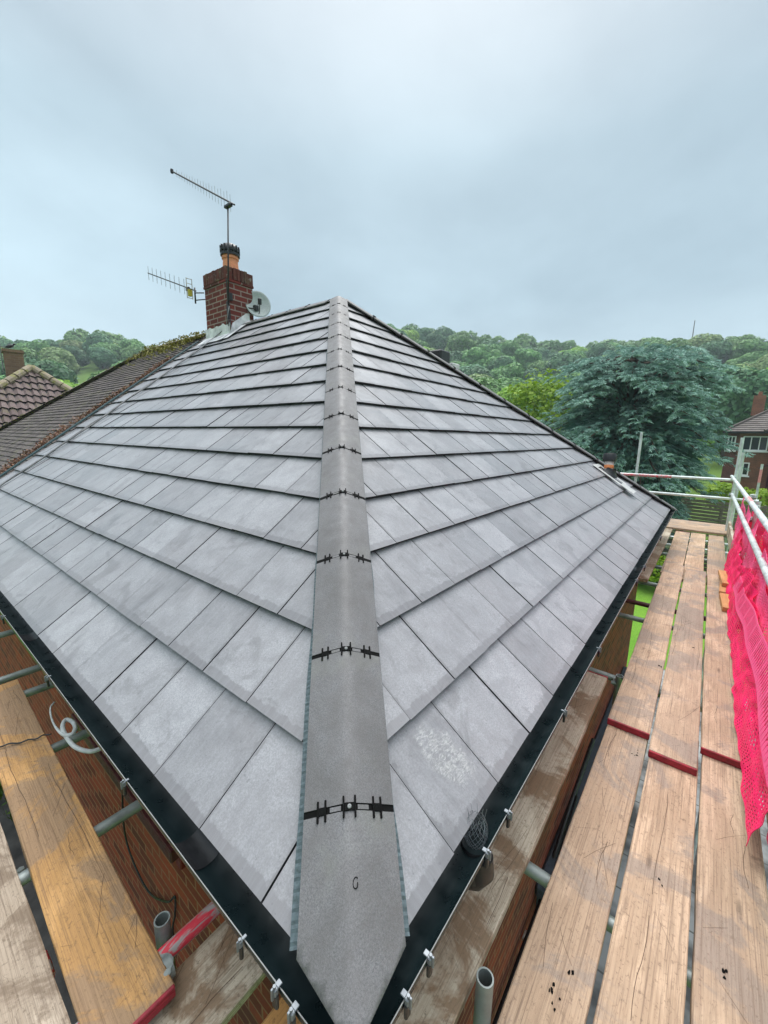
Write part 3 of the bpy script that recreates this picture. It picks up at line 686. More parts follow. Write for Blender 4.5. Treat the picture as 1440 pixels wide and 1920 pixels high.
cables()
def aerials():
    e = empty('tv_aerial', (3.58, 6.10, 3.6)); tag(e, 'long dark television aerial on a tall mast above the chimney pot, pointing up left', 'aerial')
    m = MB(); m.tube([(-.02, -.0, -.36), (.06, 0.0, 1.09)], .0125, 10); m.build('mast', M_blk2, e, smooth=True)
    a, b = Vector((.07, -.17, 1.06)), Vector((-.0, 1.62, 2.10)); 
    m = MB(); m.tube([a, b], .013, 8); m.lathe([(.024, -.03), (.03, 0), (.024, .03)], b, 10); m.box((.02, -.10, 1.06), (.085, .06, 1.10), bev=.006); m.build('boom', M_blk2, e, auto=40)
    d = b-a; al = plain('dull_aluminium', (.20, .22, .24), .5, .4)
    for i in range(20):
        m = MB(); p = a+d*(.06+.9*i/20); h = .13-.004*i; h2 = h*(.9+.2*(i % 2)); m.tube([p+Vector((0, 0, h2)), p-Vector((0, 0, h))], .003, 5); m.build('element', al, e)
    e = empty('tv_aerial', (3.56, 6.92, 3.5)); tag(e, 'small television aerial on two wall brackets at the left side of the chimney', 'aerial')
    m = MB(); m.tube([(-.02, .20, -.1), (-.02, .20, .16)], .014, 8); m.tube([(.05, .02, .06), (-.02, .2, .075)], .010, 8); m.tube([(.05, .0, -.05), (-.02, .2, -.045)], .010, 8); m.build('mast', M_blk2, e, smooth=True)
    a, b = Vector((-.02, .16, .10)), Vector((.0, 2.05, .80)); d = b-a
    m = MB(); m.tube([a, b], .010, 8); m.box((-.035, .40, .16), (.0, .50, .22), bev=.006); m.build('boom', M_blk2, e, auto=40)
    for i in range(9):
        m = MB(); p = a+d*(.22+.77*i/8); m.tube([p+Vector((0, 0, .13)), p-Vector((0, 0, .13))], .0042, 5); m.build('element', al, e)
    m = MB(); p = a+d*.12
    for dx in (-.05, .05): m.tube([p+Vector((dx, 0, .17)), p+Vector((dx, 0, -.17))], .006, 6)
    for dz in (-.16, -.08, 0, .08, .16): m.tube([p+Vector((-.05, 0, dz)), p+Vector((.05, 0, dz))], .005, 6)
    m.build('reflector', M_mort, e); m = MB(); m.box((p.x-.03, p.y-.03, p.z-.13), (p.x+.03, p.y+.02, p.z-.02), bev=.004); m.build('dipole_box', plain('yellow_tag', (.5, .42, .05), .6), e)
    e = empty('satellite_dish', (4.02, 5.98, 3.28)); e.scale = (.8, .8, .8); tag(e, 'pale grey satellite dish behind the right side of the chimney', 'satellite dish')
    m = MB(); n = 32; vs = []; fs = []; rings = 8; ax = Vector((-.25, .52, .0)).normalized()
    ax = Vector((-.42, -.86, .22)).normalized(); s_ = ax.cross(Vector((0, 0, 1))).normalized(); t_ = s_.cross(ax)
    for i in range(rings+1):
        r = .29*i/rings; dep = -.06*(1-(i/rings)**2)
        for k in range(n):
            a_ = 2*math.pi*k/n; vs.append(s_*r*math.cos(a_)*.92+t_*r*math.sin(a_)-ax*(-dep)+Vector((.12, .12, .09)))
    for i in range(rings):
        for k in range(n): fs.append((i*n+k, i*n+(k+1) % n, (i+1)*n+(k+1) % n, (i+1)*n+k))
    m.add(vs, fs); o = m.build('dish', plain('dish_grey', (.36, .40, .40), .5), e, smooth=True); so = o.modifiers.new('s', 'SOLIDIFY'); so.thickness = .006
    c = Vector((.12, .12, .09)); m = MB(); m.tube([c-t_*.22+ax*.0, c-t_*.22+ax*.10, c-t_*.04+ax*.22], .010, 8); m.box((c.x-.03+ax.x*.22, c.y-.03+ax.y*.22, c.z-.07), (c.x+.03+ax.x*.22, c.y+.03+ax.y*.22, c.z+.05), bev=.006); m.build('feed_arm', M_blk2, e, auto=40)
    m = MB(); m.tube([(-.08, .22, -.02), (.04, .14, -.02), (.12, .20, .06)], .014, 8); m.box((.04, .12, -.06), (.14, .22, .06), bev=.01); m.build('bracket', M_blk2, e, auto=40)
aerials()
def rear_vent():
    # small black rooflight kerb standing on the rear slope behind the right hip
    e = empty('roof_ventilator', (5.2, 3.08, (XR-5.2)*math.tan(TH))); tag(e, 'black box ventilator with pale ledge peeping over the far right hip', 'roof vent')
    m = MB(); m.box((-.14, -.16, -.15), (.14, .16, .36), bev=.02); m.build('hood', M_blk2, e); m = MB(); m.box((.145, -.2, .12), (.38, .2, .2), bev=.01); m.box((.16, -.17, -.3), (.34, .17, .119)); m.build('ledge', M_lead, e)
rear_vent()

# ------------------------------------------------------------------ neighbouring house (attached)
def neighbour():
    T = math.tan(TH); e = empty('attached_house', (0, YP+.1, GZ)); tag(e, 'attached neighbouring house with old brown plain-tiled roof and mossy ridge', 'house')
    y0, ye, yr = YP+.055, 14.05, 10.1
    off = Vector((0, -YP-.1, -GZ))
    def pt(mb, name, mats, par=None, **k):
        o = mb.build(name, mats, par or e, **k)
        if not par: o.location = off
        return o
    d = MB(); hx = RR; dz = -.06
    d.add([(0, y0, dz), (0, ye, dz), (RR, yr, RZ+dz), (RR, y0, RZ+dz), (XR, y0, dz), (XR, ye, dz)], [(0, 3, 2, 1), (1, 2, 5), (4, 5, 2, 3), (0, 1, 5, 4), (0, 4, 3)]); dk = pt(d, 'roof', M_under)
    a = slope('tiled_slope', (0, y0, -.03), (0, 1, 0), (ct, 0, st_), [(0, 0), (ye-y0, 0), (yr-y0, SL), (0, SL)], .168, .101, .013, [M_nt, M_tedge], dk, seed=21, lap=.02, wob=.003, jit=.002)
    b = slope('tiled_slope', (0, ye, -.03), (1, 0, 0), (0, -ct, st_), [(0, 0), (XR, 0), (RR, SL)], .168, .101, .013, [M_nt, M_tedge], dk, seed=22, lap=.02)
    # ridge and hip tiles, mossy
    def rt(A, B, k, n, mat=M_mossr):
        A, B = Vector(A), Vector(B); D = (B-A).normalized(); L_ = (B-A).length; l = D.cross(Vector((0, 0, 1))).normalized(); up = l.cross(D)
        for i in range(n):
            mb = MB(); vs = []; fs = []; m = 9
            for s in (i*L_/n+.004, (i+1)*L_/n-.004):
                for q in range(m):
                    w = -.13+.26*q/(m-1); vs.append(A+D*s+l*w+up*(.052-k*math.sqrt(w*w+.003)+random.uniform(0, .004)))
            for q in range(m-1): fs.append((q, q+1, m+q+1, m+q))
            base = len(vs); vs += [v-up*.02 for v in vs]; fs += [tuple(base+x for x in f[::-1]) for f in fs]
            for q in range(m-1): fs.append((q, base+q, base+q+1, q+1)); fs.append((m+q, m+q+1, base+m+q+1, base+m+q))
            mb.add(vs, fs, a=random.random()); mb.build('ridge_tile', mat, dk, smooth=False)
    rt((RR, y0+.3, RZ), (RR, yr, RZ), .7, 6); rt((RR, yr, RZ), (0, ye, -.01), .46, 14, m_oldtile('lichen_hip', (.26, .23, .2), (.36, .32, .27), .6, (.22, .22, .1)))
    w = MB(); w.box((.3, YP+.002, GZ), (XR-.3, ye-.35, -.236)); pt(w, 'wall', M_brick)
    # moss along the ridge
    mb = MB(); rg = random.Random(5)
    def tuft(mb, p, s, n, up=Vector((0, 0, 1))):
        for _ in range(n):
            q = Vector(p)+Vector((rg.gauss(0, s), rg.gauss(0, s), abs(rg.gauss(0, s*.5)))); a_ = Vector((rg.gauss(0, 1), rg.gauss(0, 1), rg.gauss(0, 1))).normalized()*s*.5; b_ = a_.cross(Vector((rg.gauss(0, 1), rg.gauss(0, 1), 1))).normalized()*s*.4
            mb.add([q-a_-b_, q+a_-b_, q+a_+b_, q-a_+b_], [(0, 1, 2, 3)], a=rg.random())
    for i in range(260):
        y = y0+.1+(yr-y0)*rg.random(); x = RR-.02-abs(rg.gauss(0, .25)); tuft(mb, (x, y, x*T+.03+(.03 if x > RR-.1 else 0)), .028, 5)
    for i in range(70):
        t = rg.random(); x = RR*(1-t)+rg.gauss(0, .05); y = yr+(ye-yr)*t-.05-abs(rg.gauss(0, .06)); tuft(mb, (x, y, min(x, 9)*T+.03), .022, 4)
    o = mb.build('moss', M_moss); tag(o, 'yellow green moss growing along the old neighbouring ridge', 'moss', kind='stuff')
    mb = MB()
    for i in range(760):
        t = rg.random(); x = .1+3.1*t; wdt = .07+.12*math.exp(-((x-1.5)/.6)**2)+.03*math.sin(x*9); y = YP+.22+.12*noise.noise(Vector((x*1.5, 2, 0)))+abs(rg.gauss(0, wdt*1.1))-.03
        tuft(mb, (x, y, x*T-.005), .024, 4)
    o = mb.build('dead_leaves', M_dead); tag(o, 'line of rusty dead leaves and dry moss lying beside the dark green valley', 'dead leaves', kind='stuff')
neighbour()

# ------------------------------------------------------------------ generic distant houses
def pantile_house():
    o0 = (2.98, 14.98); e = empty('pantiled_house', (*o0, -3.16), R(-8)); tag(e, 'house with wavy reddish pantiled hip roof and lichened ridge, far left', 'house')
    zb, th, rr = 3.35, R(40), 3.7; T = math.tan(th); off = Vector((0, 0, 0)); ez = zb
    c, s = math.cos(th), math.sin(th); SLn = rr/c; Lx = 8.6; 
    # local frame: eave on the near side runs along x, centred; roof hips up to an apex ridge running away (+y)
    def face(O, U, V, region, seed):
        O, U, V = Vector(O), Vector(U), Vector(V); Nn = U.cross(V); Nn = Nn if Nn.z > 0 else -Nn; mb = MB(); g = .36; k = 0; v = 0; us = [q[0] for q in region]
        rg = random.Random(seed)
        while v < SLn:
            step = .05; u = min(us)
            while u < max(us):
                poly = clip_poly([(u, v), (u+step, v), (u+step, v+g+.02), (u, v+g+.02)], region)
                if poly:
                    n = len(poly); hh = lambda q: .028*math.sin(q[0]*2*math.pi/.21)+.012*math.sin(q[0]*4*math.pi/.21)-(q[1]-v)*(.05/g)+.02
                    top = [O+U*q[0]+V*q[1]+Nn*hh(q) for q in poly]; bot = [p-Nn*.045 for p in top]; fs = [tuple(range(n))]+[(i, n+i, n+(i+1) % n, (i+1) % n) for i in range(n)]
                    random.seed(int(u/.21)*131+k*7+seed); mb.add(top+bot, fs, [0]+[1]*n, random.random()*.98+.01)
                u += step
            v += g; k += 1
        return mb
    dk = MB(); Ly = 12; 
    V_ = lambda x, y, z: (x, y, z-.05)
    dk.add([V_(-rr, 0, ez), V_(rr, 0, ez), V_(0, rr, ez+rr*T), V_(0, Ly, ez+rr*T), V_(-rr, Ly, ez), V_(rr, Ly, ez)], [(0, 1, 2), (0, 2, 3, 4), (1, 5, 3, 2), (4, 3, 5), (0, 4, 5, 1)]); rf = dk.build('roof', M_under, e)
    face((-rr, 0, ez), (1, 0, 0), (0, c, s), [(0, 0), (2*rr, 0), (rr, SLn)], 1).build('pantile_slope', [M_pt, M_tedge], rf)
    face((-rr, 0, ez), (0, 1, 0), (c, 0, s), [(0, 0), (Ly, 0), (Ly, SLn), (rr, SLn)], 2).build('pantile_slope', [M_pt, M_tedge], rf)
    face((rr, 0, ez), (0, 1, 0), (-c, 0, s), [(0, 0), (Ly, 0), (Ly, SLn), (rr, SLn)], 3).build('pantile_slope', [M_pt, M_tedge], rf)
    random.seed(31)
    for A, B, n in (((-rr, 0, ez), (0, rr, ez+rr*T), 15), ((rr, 0, ez), (0, rr, ez+rr*T), 15), ((0, rr, ez+rr*T), (0, Ly, ez+rr*T), 17)):
        A, B = Vector(A), Vector(B)
        for i in range(n):
            m = MB(); p, q = A.lerp(B, i/n+.004), A.lerp(B, (i+1)/n-.004); j = Vector((0, 0, random.uniform(-.01, .01))); m.tube([p+j, q+j], .125, 10, a=random.random()*.9+.05); m.build('ridge_tile', M_mossr, rf, smooth=False)
    w = MB(); w.box((-rr+.35, .35, -2.4), (rr-.35, Ly-.3, ez-.12)); w.build('wall', M_brick, e)
    ch = MB(); cy = rr+1.3; cx = -.38; zt = ez+rr*T+.60; ch.box((cx-.27, cy-.25, ez+1), (cx+.27, cy+.3, zt)); ch.box((cx-.30, cy-.28, zt+.001), (cx+.30, cy+.33, zt+.10)); c_ = ch.build('chimney', m_brick('pale_lichened_brick', (.26, .17, .11), (.18, .11, .075), (.25, .2, .14), dirt=.35), e)
    k = MB(); k.tube([(cx-.33, cy-.1, zt-.7), (cx-.33, cy-.1, zt+.45)], .02, 8); k.tube([(cx-.33, cy-.1, zt+.4), (cx-.7, cy-.1, zt+.45)], .02, 6); k.build('aerial_pole', M_lip, c_)
    # crow
    b = MB(); z0 = zt+.10; cxx, cyy = cx-.05, cy-.15
    b.lathe([(.001, -.17), (.035, -.12), (.062, -.03), (.058, .04), (.03, .10), (.001, .125)], n=12, M=Matrix.Translation((cxx, cyy, z0+.12)) @ Matrix.Rotation(R(65), 4, 'Y'))
    b.lathe([(.001, -.04), (.03, -.02), (.034, .01), (.02, .035), (.001, .045)], n=10, M=Matrix.Translation((cxx+.11, cyy, z0+.20)) @ Matrix.Rotation(R(80), 4, 'Y'))
    b.tube([(cxx+.14, cyy, z0+.20), (cxx+.19, cyy, z0+.19)], [.011, .002], 6); b.box((cxx-.26, cyy-.025, z0+.05), (cxx-.12, cyy+.025, z0+.07), bev=.004)
    for d in (-.02, .02): b.tube([(cxx, cyy+d, z0+.08), (cxx+.01, cyy+d, z0+.0)], .005, 5)
    o = b.build('bird', M_blk2, smooth=True); o.matrix_world = Matrix.Translation((*o0, -3.16)) @ Matrix.Rotation(R(-8), 4, 'Z'); tag(o, 'small black bird perched on the chimney of the pantiled house', 'bird')
pantile_house()
def brown_house():
    # brick house with brown hip roof beyond the garden fence, right edge
    D = 46; a = R(92.5); ox, oy = CAM.x+D*math.sin(a), CAM.y+D*math.cos(a); gz = -2.65
    e = empty('brown_roofed_house', (ox, oy, gz), R(-6)); tag(e, 'brick house with brown hipped roof and white windows beyond the garden, right edge', 'house')
    # local: x away from camera, y to the left (north)
    ez = 4.55; w2 = 5.6; th = R(35); T = math.tan(th); c, s = math.cos(th), math.sin(th); dx = 8.2; h = dx/2
    wl = MB(); wl.box((.35, -w2, -1.5), (dx-.35, .35, ez-.05)); wl.box((-.55, -w2, -1.5), (.349, -2.0, ez-.05)); wl.build('wall', m_brick('brown_brick', (.27, .105, .06), (.18, .07, .045), (.26, .18, .12), dirt=.3), e)
    bay = MB(); bay.box((.36, .351, .2), (2.2, 1.15, ez-.05)); bay.build('side_bay', m_brick('purple_brick', (.16, .05, .045), (.11, .04, .04), (.22, .15, .12)), e)
    dk = MB(); y1 = 1.5
    dk.add([(0, y1, ez), (dx, y1, ez), (h, y1-h, ez+h*T), (h, -w2-1, ez+h*T), (0, -w2-1, ez), (dx, -w2-1, ez)], [(0, 2, 1), (0, 4, 3, 2), (1, 2, 3, 5), (0, 1, 5, 4)]); rf = dk.build('roof', M_under, e)
    S2 = h/c
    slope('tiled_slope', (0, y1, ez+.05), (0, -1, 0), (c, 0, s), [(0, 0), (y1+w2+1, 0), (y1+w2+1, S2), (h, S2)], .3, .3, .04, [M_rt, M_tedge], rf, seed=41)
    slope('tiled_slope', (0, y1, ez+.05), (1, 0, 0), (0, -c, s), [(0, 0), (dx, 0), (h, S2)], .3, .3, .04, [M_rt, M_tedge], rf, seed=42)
    # projecting front wing roof with hip line
    vs = [(-1.0, -1.2, ez+.06), (-1.0, -w2-1, ez+.06), (2.0, -3.4, ez+.1+2.2*T), (2.0, -w2-1, ez+.1+2.2*T), (.1, -1.2, ez+.1)]
    m = MB(); m.add(vs, [(0, 2, 3, 1), (0, 4, 2)]); rw = m.build('wing_roof', M_rt, rf)
    m = MB(); m.tube([(-1.0, -1.2, ez+.08), (2.0, -3.4, ez+.12+2.2*T)], .1, 8); m.tube([(0, y1, ez+.06), (h, y1-h, ez+h*T+.06)], .1, 8); m.tube([(h, y1-h, ez+h*T+.07), (h, -w2-1, ez+h*T+.07)], .11, 8); m.build('ridge_tiles', M_rt, rf)
    f = MB(); f.box((-.06, -w2, ez-.12), (0, y1, ez+.02)); f.box((-1.06, -w2-1, ez-.12), (-1.0, -1.2, ez+.02)); f.build('gutter', M_blk2, e)
    ch = MB(); ch.box((h-.4, -.7, ez+1.5), (h+.4, .1, ez+h*T+.35)); ch.lathe([(.16, 0), (.14, .35)], (h, -.3, ez+h*T+.35), 12); ch.build('chimney', m_brick('chimney_orange_brick', (.32, .12, .07), (.24, .1, .06), (.3, .22, .16)), e)
    def win(x0, x1, y0, y1_, z0, z1, nb=2):
        fr = MB(); t = .09
        fr.box((x0-.04, y0, z0), (x1, y0+t, z1)); fr.box((x0-.04, y1_-t, z0), (x1, y1_, z1)); fr.box((x0-.041, y0+t, z1-t), (x1, y1_-t, z1)); fr.box((x0-.041, y0+t, z0), (x1, y1_-t, z0+t))
        for i in range(1, nb+1): yy = y0+(y1_-y0)*i/(nb+1); fr.box((x0-.042, yy-.035, z0+t), (x1, yy+.035, z1-t))
        o = fr.build('window', M_white, e); g = MB(); g.box((x0-.01, y0+t, z0+t), (x0+.03, y1_-t, z1-t)); g.build('pane', M_glass, o)
        sl = MB(); sl.box((x0-.14, y0-.1, z0-.12), (x0, y1_+.1, z0-.001)); sl.build('sill', M_white, o)
    win(.34, .36, -1.5, .1, 3.0, 4.2); win(.35, .37, .55, 1.1, 3.0, 4.2, 1); win(-.56, -.5, -5.0, -4.1, .6, 2.2, 0); win(.34, .36, -.6, .2, .9, 2.0, 1)
    p = MB(); p.tube([(.28, -1.85, ez-.1), (.28, -1.85, -.5)], .06, 8); p.tube([(.28, -1.85, 1.9), (-.2, -1.2, 1.6)], .05, 8); p.build('drainpipe', M_maroon, e)
    al = MB(); al.box((.2, -1.75, 3.9), (.34, -1.6, 4.2), bev=.03); al.build('alarm_box', M_white, e)
brown_house()

# ------------------------------------------------------------------ scaffold
def scaffold():
    e = empty('scaffold', (0, 0, GZ)); tag(e, 'galvanised tube scaffold with guard rails wrapped round the eaves of the house', 'scaffold')
    off = (0, 0, -GZ)
    def T(name, a, b, mat=M_galv, r=.0242, hollow=True):
        m = MB(); m.tube([a, b], r, 18, r2=.0198 if hollow else None); o = m.build(name, mat, e, auto=60); o.location = off; return o
    def coupler(p, ax1, ax2, par=None):
        m = MB(); p = Vector(p)
        for ax in (ax1, ax2):
            ax = Vector(ax); m.tube([p-ax*.026, p+ax*.026], .033, 14); 
            o = Vector((0, 0, 1)) if abs(ax.z) < .5 else Vector((0, 1, 0)); s = ax.cross(o); m.tube([p+s*.034-o*.03, p+s*.034+o*.035], .008, 6); m.tube([p+s*.034+o*.02, p+s*.034+o*.034], .013, 6)
        o = m.build('coupler', M_galv, e, auto=40); o.location = off
    X, Y, Z = (1, 0, 0), (0, 1, 0), (0, 0, 1)
    # left lift transoms (across), ledger (along)
    zl = -.552
    T('transom', (-1.3, .76, -.50), (.20, .735, -.50), M_redp, r=.0242)
    for y, d in ((1.41, 0), (2.12, .0), (2.84, .02), (3.13, -.01), (3.97, 0), (4.9, 0)): T('transom', (-1.25, y+d, zl+.02), (.20, y-d, zl+.02))
    T('ledger', (-.335, -1.2, -.615), (-.335, 6.4, -.615), M_galvl)
    T('ledger', (-1.05, -1.2, -.60), (-1.05, 6.4, -.60))
    T('standard', (-.058, .80, GZ+.02), (-.058, .80, -.44)); T('standard', (-.30, 3.05, GZ+.02), (-.30, 3.05, -.35)); coupler((-.105, .70, -.50), X, Z)
    coupler((-.335, 1.50, -.60), X, Y); 
    o = MB(); o.tube([(-.335, 1.02, -.58), (-.335, 1.10, -.58)], .033, 12); k = o.build('coupler', M_redp, e); k.location = off
    # right lift
    zr = -.585
    for x, mt in ((.985, M_galv), (2.70, M_galv), (3.96, M_galv), (4.42, M_maroon), (5.20, M_galv), (6.05, M_galv), (6.9, M_galv), (7.6, M_galvl), (8.3, M_galvl)):
        T('transom', (x, .20, zr+.01), (x-.02, -.98, zr+.01), mt)
    T('ledger', (-1.4, -.16, zr-.055), (9.6, -.16, zr-.055)); T('ledger', (-1.4, -.93, zr-.055), (9.6, -.93, zr-.055), M_galvl)
    T('standard', (.435, -.103, GZ+.02), (.435, -.103, -.37)); T('standard', (2.62, -.11, GZ+.02), (2.62, -.11, -.50)); coupler((2.64, -.10, -.56), Y, Z)
    for x, y, zt in ((9.0, -.80, 1.19), (9.28, -.86, .93), (12.2, -1.35, .62), (6.1, -.93, .42), (9.0, .70, 1.275), (3.0, -.93, .40)): T('standard', (x, y, GZ+.02), (x, y, zt), M_galvl)
    T('guard_rail', (.2, -.86, .50), (9.25, -.755, .50), M_galvl); T('guard_rail', (.2, -.86, .20), (9.05, -.79, .20), M_galvl)
    g = T('guard_rail', (8.93, 4.2, .43), (8.95, -.80, .455), M_galvl); T('guard_rail', (8.93, 4.2, .13), (8.95, -1.15, .12), M_galvl)
    m = MB(); m.tube([(8.932, 1.0, .4365), (8.938, .12, .4465)], .0255, 18); k = m.build('paint_band', M_redp, g); 
    m = MB(); m.tube([(5.6, -.799, .50), (5.15, -.804, .50)], .0252, 16); k = m.build('paint_band', plain('faded_pink_paint', (.62, .25, .25), .5), e); k.location = off
    m = MB(); m.tube([(12.2, -1.35, .2), (12.2, -1.35, .5)], .0255, 16); k = m.build('paint_band', plain('pink_paint', (.70, .28, .28), .5), e); k.location = off
    T('guard_rail', (8.95, -1.9, -.9), (8.95, 1.2, -.9), M_galvl); T('ledger', (10.0, -1.9, -.66), (10.0, 4.2, -.66), M_galvl); T('ledger', (8.85, -1.2, -.565), (8.85, 4.2, -.565), M_galvl)
    for p in ((9.0, -.78, .48), (9.0, -.78, .19), (8.97, .70, .44), (8.97, .70, .12), (5.0, -.83, .47), (6.1, -.87, .47), (6.1, -.87, .2)): coupler(p, Y, Z)
scaffold()
# ------------------------------------------------------------------ boards
def board(label, p0, p1, width, top, mat, ends=(0, 0), thick=.037, group=None, name='scaffold_board', cracks=0, tilt=0.0, seed=0):
    """board lying from p0 to p1 (centre line), red-painted ends where asked"""
    p0, p1 = Vector((*p0, 0)), Vector((*p1, 0)); d = p1-p0; L = d.length; e = empty(name, (p0.x, p0.y, top), math.atan2(d.y, d.x)); e.rotation_euler[1] = -tilt
    tag(e, label, 'board', group); rg = random.Random(seed+int(L*100)); m = MB(); a0 = .012 if ends[0] else 0; a1 = L-(.012 if ends[1] else 0); n = max(2, int(L/.12)); b = .0035; w = width/2
    prof = [(-w, -thick+b), (-w, -b), (-w+b, 0), (-w*.34, 0), (w*.33, 0), (w-b, 0), (w, -b), (w, -thick+b), (w-b, -thick), (-w+b, -thick)]
    vs = []; K = len(prof); ph = rg.random()*9
    for i in range(n+1):
        x = a0+(a1-a0)*i/n; cup = .0025*math.sin(x*1.3+ph)
        for j, (y, z) in enumerate(prof):
            jx = rg.uniform(-.0015, .0015) if abs(y) > w*.6 else 0; vs.append((x, y+jx+.002*math.sin(x*2.1+ph), z+cup*(y/w)**2+.003*math.sin(x*.9+ph)))
    fs = [(i*K+j, i*K+(j+1) % K, (i+1)*K+(j+1) % K, (i+1)*K+j) for i in range(n) for j in range(K)]
    fs.append(tuple(range(K))[::-1]); fs.append(tuple(n*K+j for j in range(K))); m.add(vs, [f[::-1] for f in fs]); o = m.build('timber', mat, e)
    # nail-thin cracks as real dark slivers set in the top face
    zz = lambda x: .003*math.sin(x*.9+ph)+.0008
    def sliver(nm, q, wd):
        c = MB()
        for (xa, ya), (xb, yb) in zip(q, q[1:]): c.add([(xa, ya, zz(xa)), (xb, yb, zz(xb)), (xb, yb+wd, zz(xb)), (xa, ya+wd, zz(xa))], [(0, 1, 2, 3)])
        if c.v: c.build(nm, M_crack, o)
    for _ in range(cracks):
        x = rg.uniform(.05, L*.9); y = rg.uniform(-w*.8, w*.8); ln = rg.uniform(.12, .7); q = [(x+ln*k_/8, y+rg.uniform(-.002, .002)+.006*math.sin(k_*.6+ph)) for k_ in range(9)]
        sliver('crack', [t_ for t_ in q if t_[0] < L], .0016)
    for _ in range(cracks*5):
        x = rg.uniform(.05, L*.9); y = rg.uniform(-w*.8, w*.8); an = rg.uniform(-1.2, 1.2); ln = rg.uniform(.05, .28); q = [(x+ln*k_/5*math.cos(an), y+ln*k_/5*math.sin(an)+.003*math.sin(k_+ph)) for k_ in range(6)]
        sliver('scratch', [t_ for t_ in q if t_[0] < L and abs(t_[1]) < w-.004], .0011)
    for k, on in enumerate(ends):
        if not on: continue
        c = MB(); x0, x1 = (0, .0118) if k == 0 else (L-.0118, L); c.box((x0, -w, -thick), (x1, w, .0006), bev=.0025)
        c.box((x0-.0012 if k == 0 else x1, -w*.98, -thick*.8), (x0 if k == 0 else x1+.0012, w*.98, -thick*.35)); c.build('painted_end', M_redend, e)
    return e
GR = 'scaffold boards on the right walkway'; zU, zL = -.478, -.518
board('near right walkway board next to the brick wall gap, in front of the overlap', (2.26, -.240), (-1.9, -.242), .200, zL, M_wA, (1, 0), group=GR, cracks=5, seed=1)
board('near right walkway board, middle of the three in front of the red ends', (2.23, -.460), (-1.9, -.459), .204, zL, M_wA, (1, 0), group=GR, cracks=3, seed=2)
board('near right walkway board nearest the pink netting, with knots', (2.35, -.682), (-1.9, -.684), .208, zL, M_wA, (1, 0), group=GR, cracks=5, seed=3)
board('long walkway board with worn dark red end, overlapping beside the house', (2.035, -.240), (5.95, -.222), .207, zU, M_wA, (1, 0), group=GR, cracks=3, seed=4)
board('long scratched walkway board with bright red end reaching nearest, middle row', (1.895, -.457), (5.85, -.445), .205, zU, M_wA, (1, 0), group=GR, cracks=6, seed=5)
board('long walkway board with red end beside the netting foot', (2.10, -.672), (5.80, -.668), .205, zU, M_wA, (1, 0), group=GR, cracks=4, seed=6)
board('far walkway board under the far end of the gutter', (5.55, -.205), (8.62, -.190), .212, zL+.01, M_wA, (0, 1), group=GR, seed=7)
board('far walkway board, middle row beyond the seam', (5.45, -.425), (8.62, -.412), .205, zL+.01, M_wA, (0, 1), group=GR, seed=8)
board('far walkway board beside the toe board, beyond the seam', (5.5, -.66), (8.62, -.66), .205, zL+.01, M_wA, (0, 1), group=GR, seed=9)
board('pale inner plank with mud stains under the near right gutter', (-.55, .055), (2.46, .058), .235, -.450, M_wG, (0, 1), cracks=4, seed=10)
board('pale inner plank under the far right gutter above the lawn', (5.02, .085), (8.6, .075), .215, -.480, M_wG, (0, 0), seed=11)
GE = 'boards across the far end of the right walkway'
for i in range(4):
    lab = ('board crossing the far walkway end, closest to the walkway', 'second board across the far walkway end', 'third board across the far walkway end', 'outermost board across the far walkway end')[i]
    board(lab, (8.80+i*.262, -.93+.02*i), (8.86+i*.262, 2.97), .255, -.470, M_wA, (1, 0), group=GE, seed=20+i)
board('golden orange scaffold board with red end beside the left wall gap', (-.205, .615), (-.150, 2.93), .205, -.462, M_wB, (1, 0), cracks=3, seed=30)
board('grey weathered scaffold board in the bottom left corner', (-.435, -.75), (-.43, 3.35), .232, -.492, M_wC, (0, 0), cracks=5, seed=31)
board('wet grey-brown plank passing under the orange board end', (-1.5, .595), (.235, .595), .222, -.540, M_wG, (0, 0), cracks=5, seed=32)
board('short yellow plank tucked under the gutter corner', (-1.5, .275), (.20, .28), .225, -.540, M_wB, (0, 0), cracks=1, seed=33)
# toe board standing on edge
e = empty('toe_board', (1.2, -.800, -.475)); tag(e, 'grey toe board on edge along the outer side of the right walkway', 'toe board')
m = MB(); m.box((0, -.036, 0), (7.62, 0, .215), bev=.003); m.build('timber', M_wG, e); m = MB(); m.box((4.5, -.038, .214), (4.56, .002, .2195)); m.box((6.9, -.038, .05), (6.93, .0015, .2192)); m.build('strap', M_zinc, e)
def offcut(label, x, y, z, rz, sx, sy, sz):
    e = empty('timber_offcut', (x, y, z), rz); tag(e, label, 'offcut', 'fresh timber offcuts by the netting'); m = MB(); m.box((-sx/2, -sy/2, 0), (sx/2, sy/2, sz), bev=.004); m.build('block', M_off, e)
offcut('upper of two orange timber offcuts stacked by the netting, tilted', 5.45, -.715, zU+.04, .05, .55, .09, .045)
offcut('orange timber offcut lying under the tilted one by the netting', 5.2, -.712, zU+.002, -.03, .42, .085, .036)
offcut('orange timber offcut lying alone nearest along the netting foot', 4.66, -.718, zU+.002, .04, .46, .09, .05)

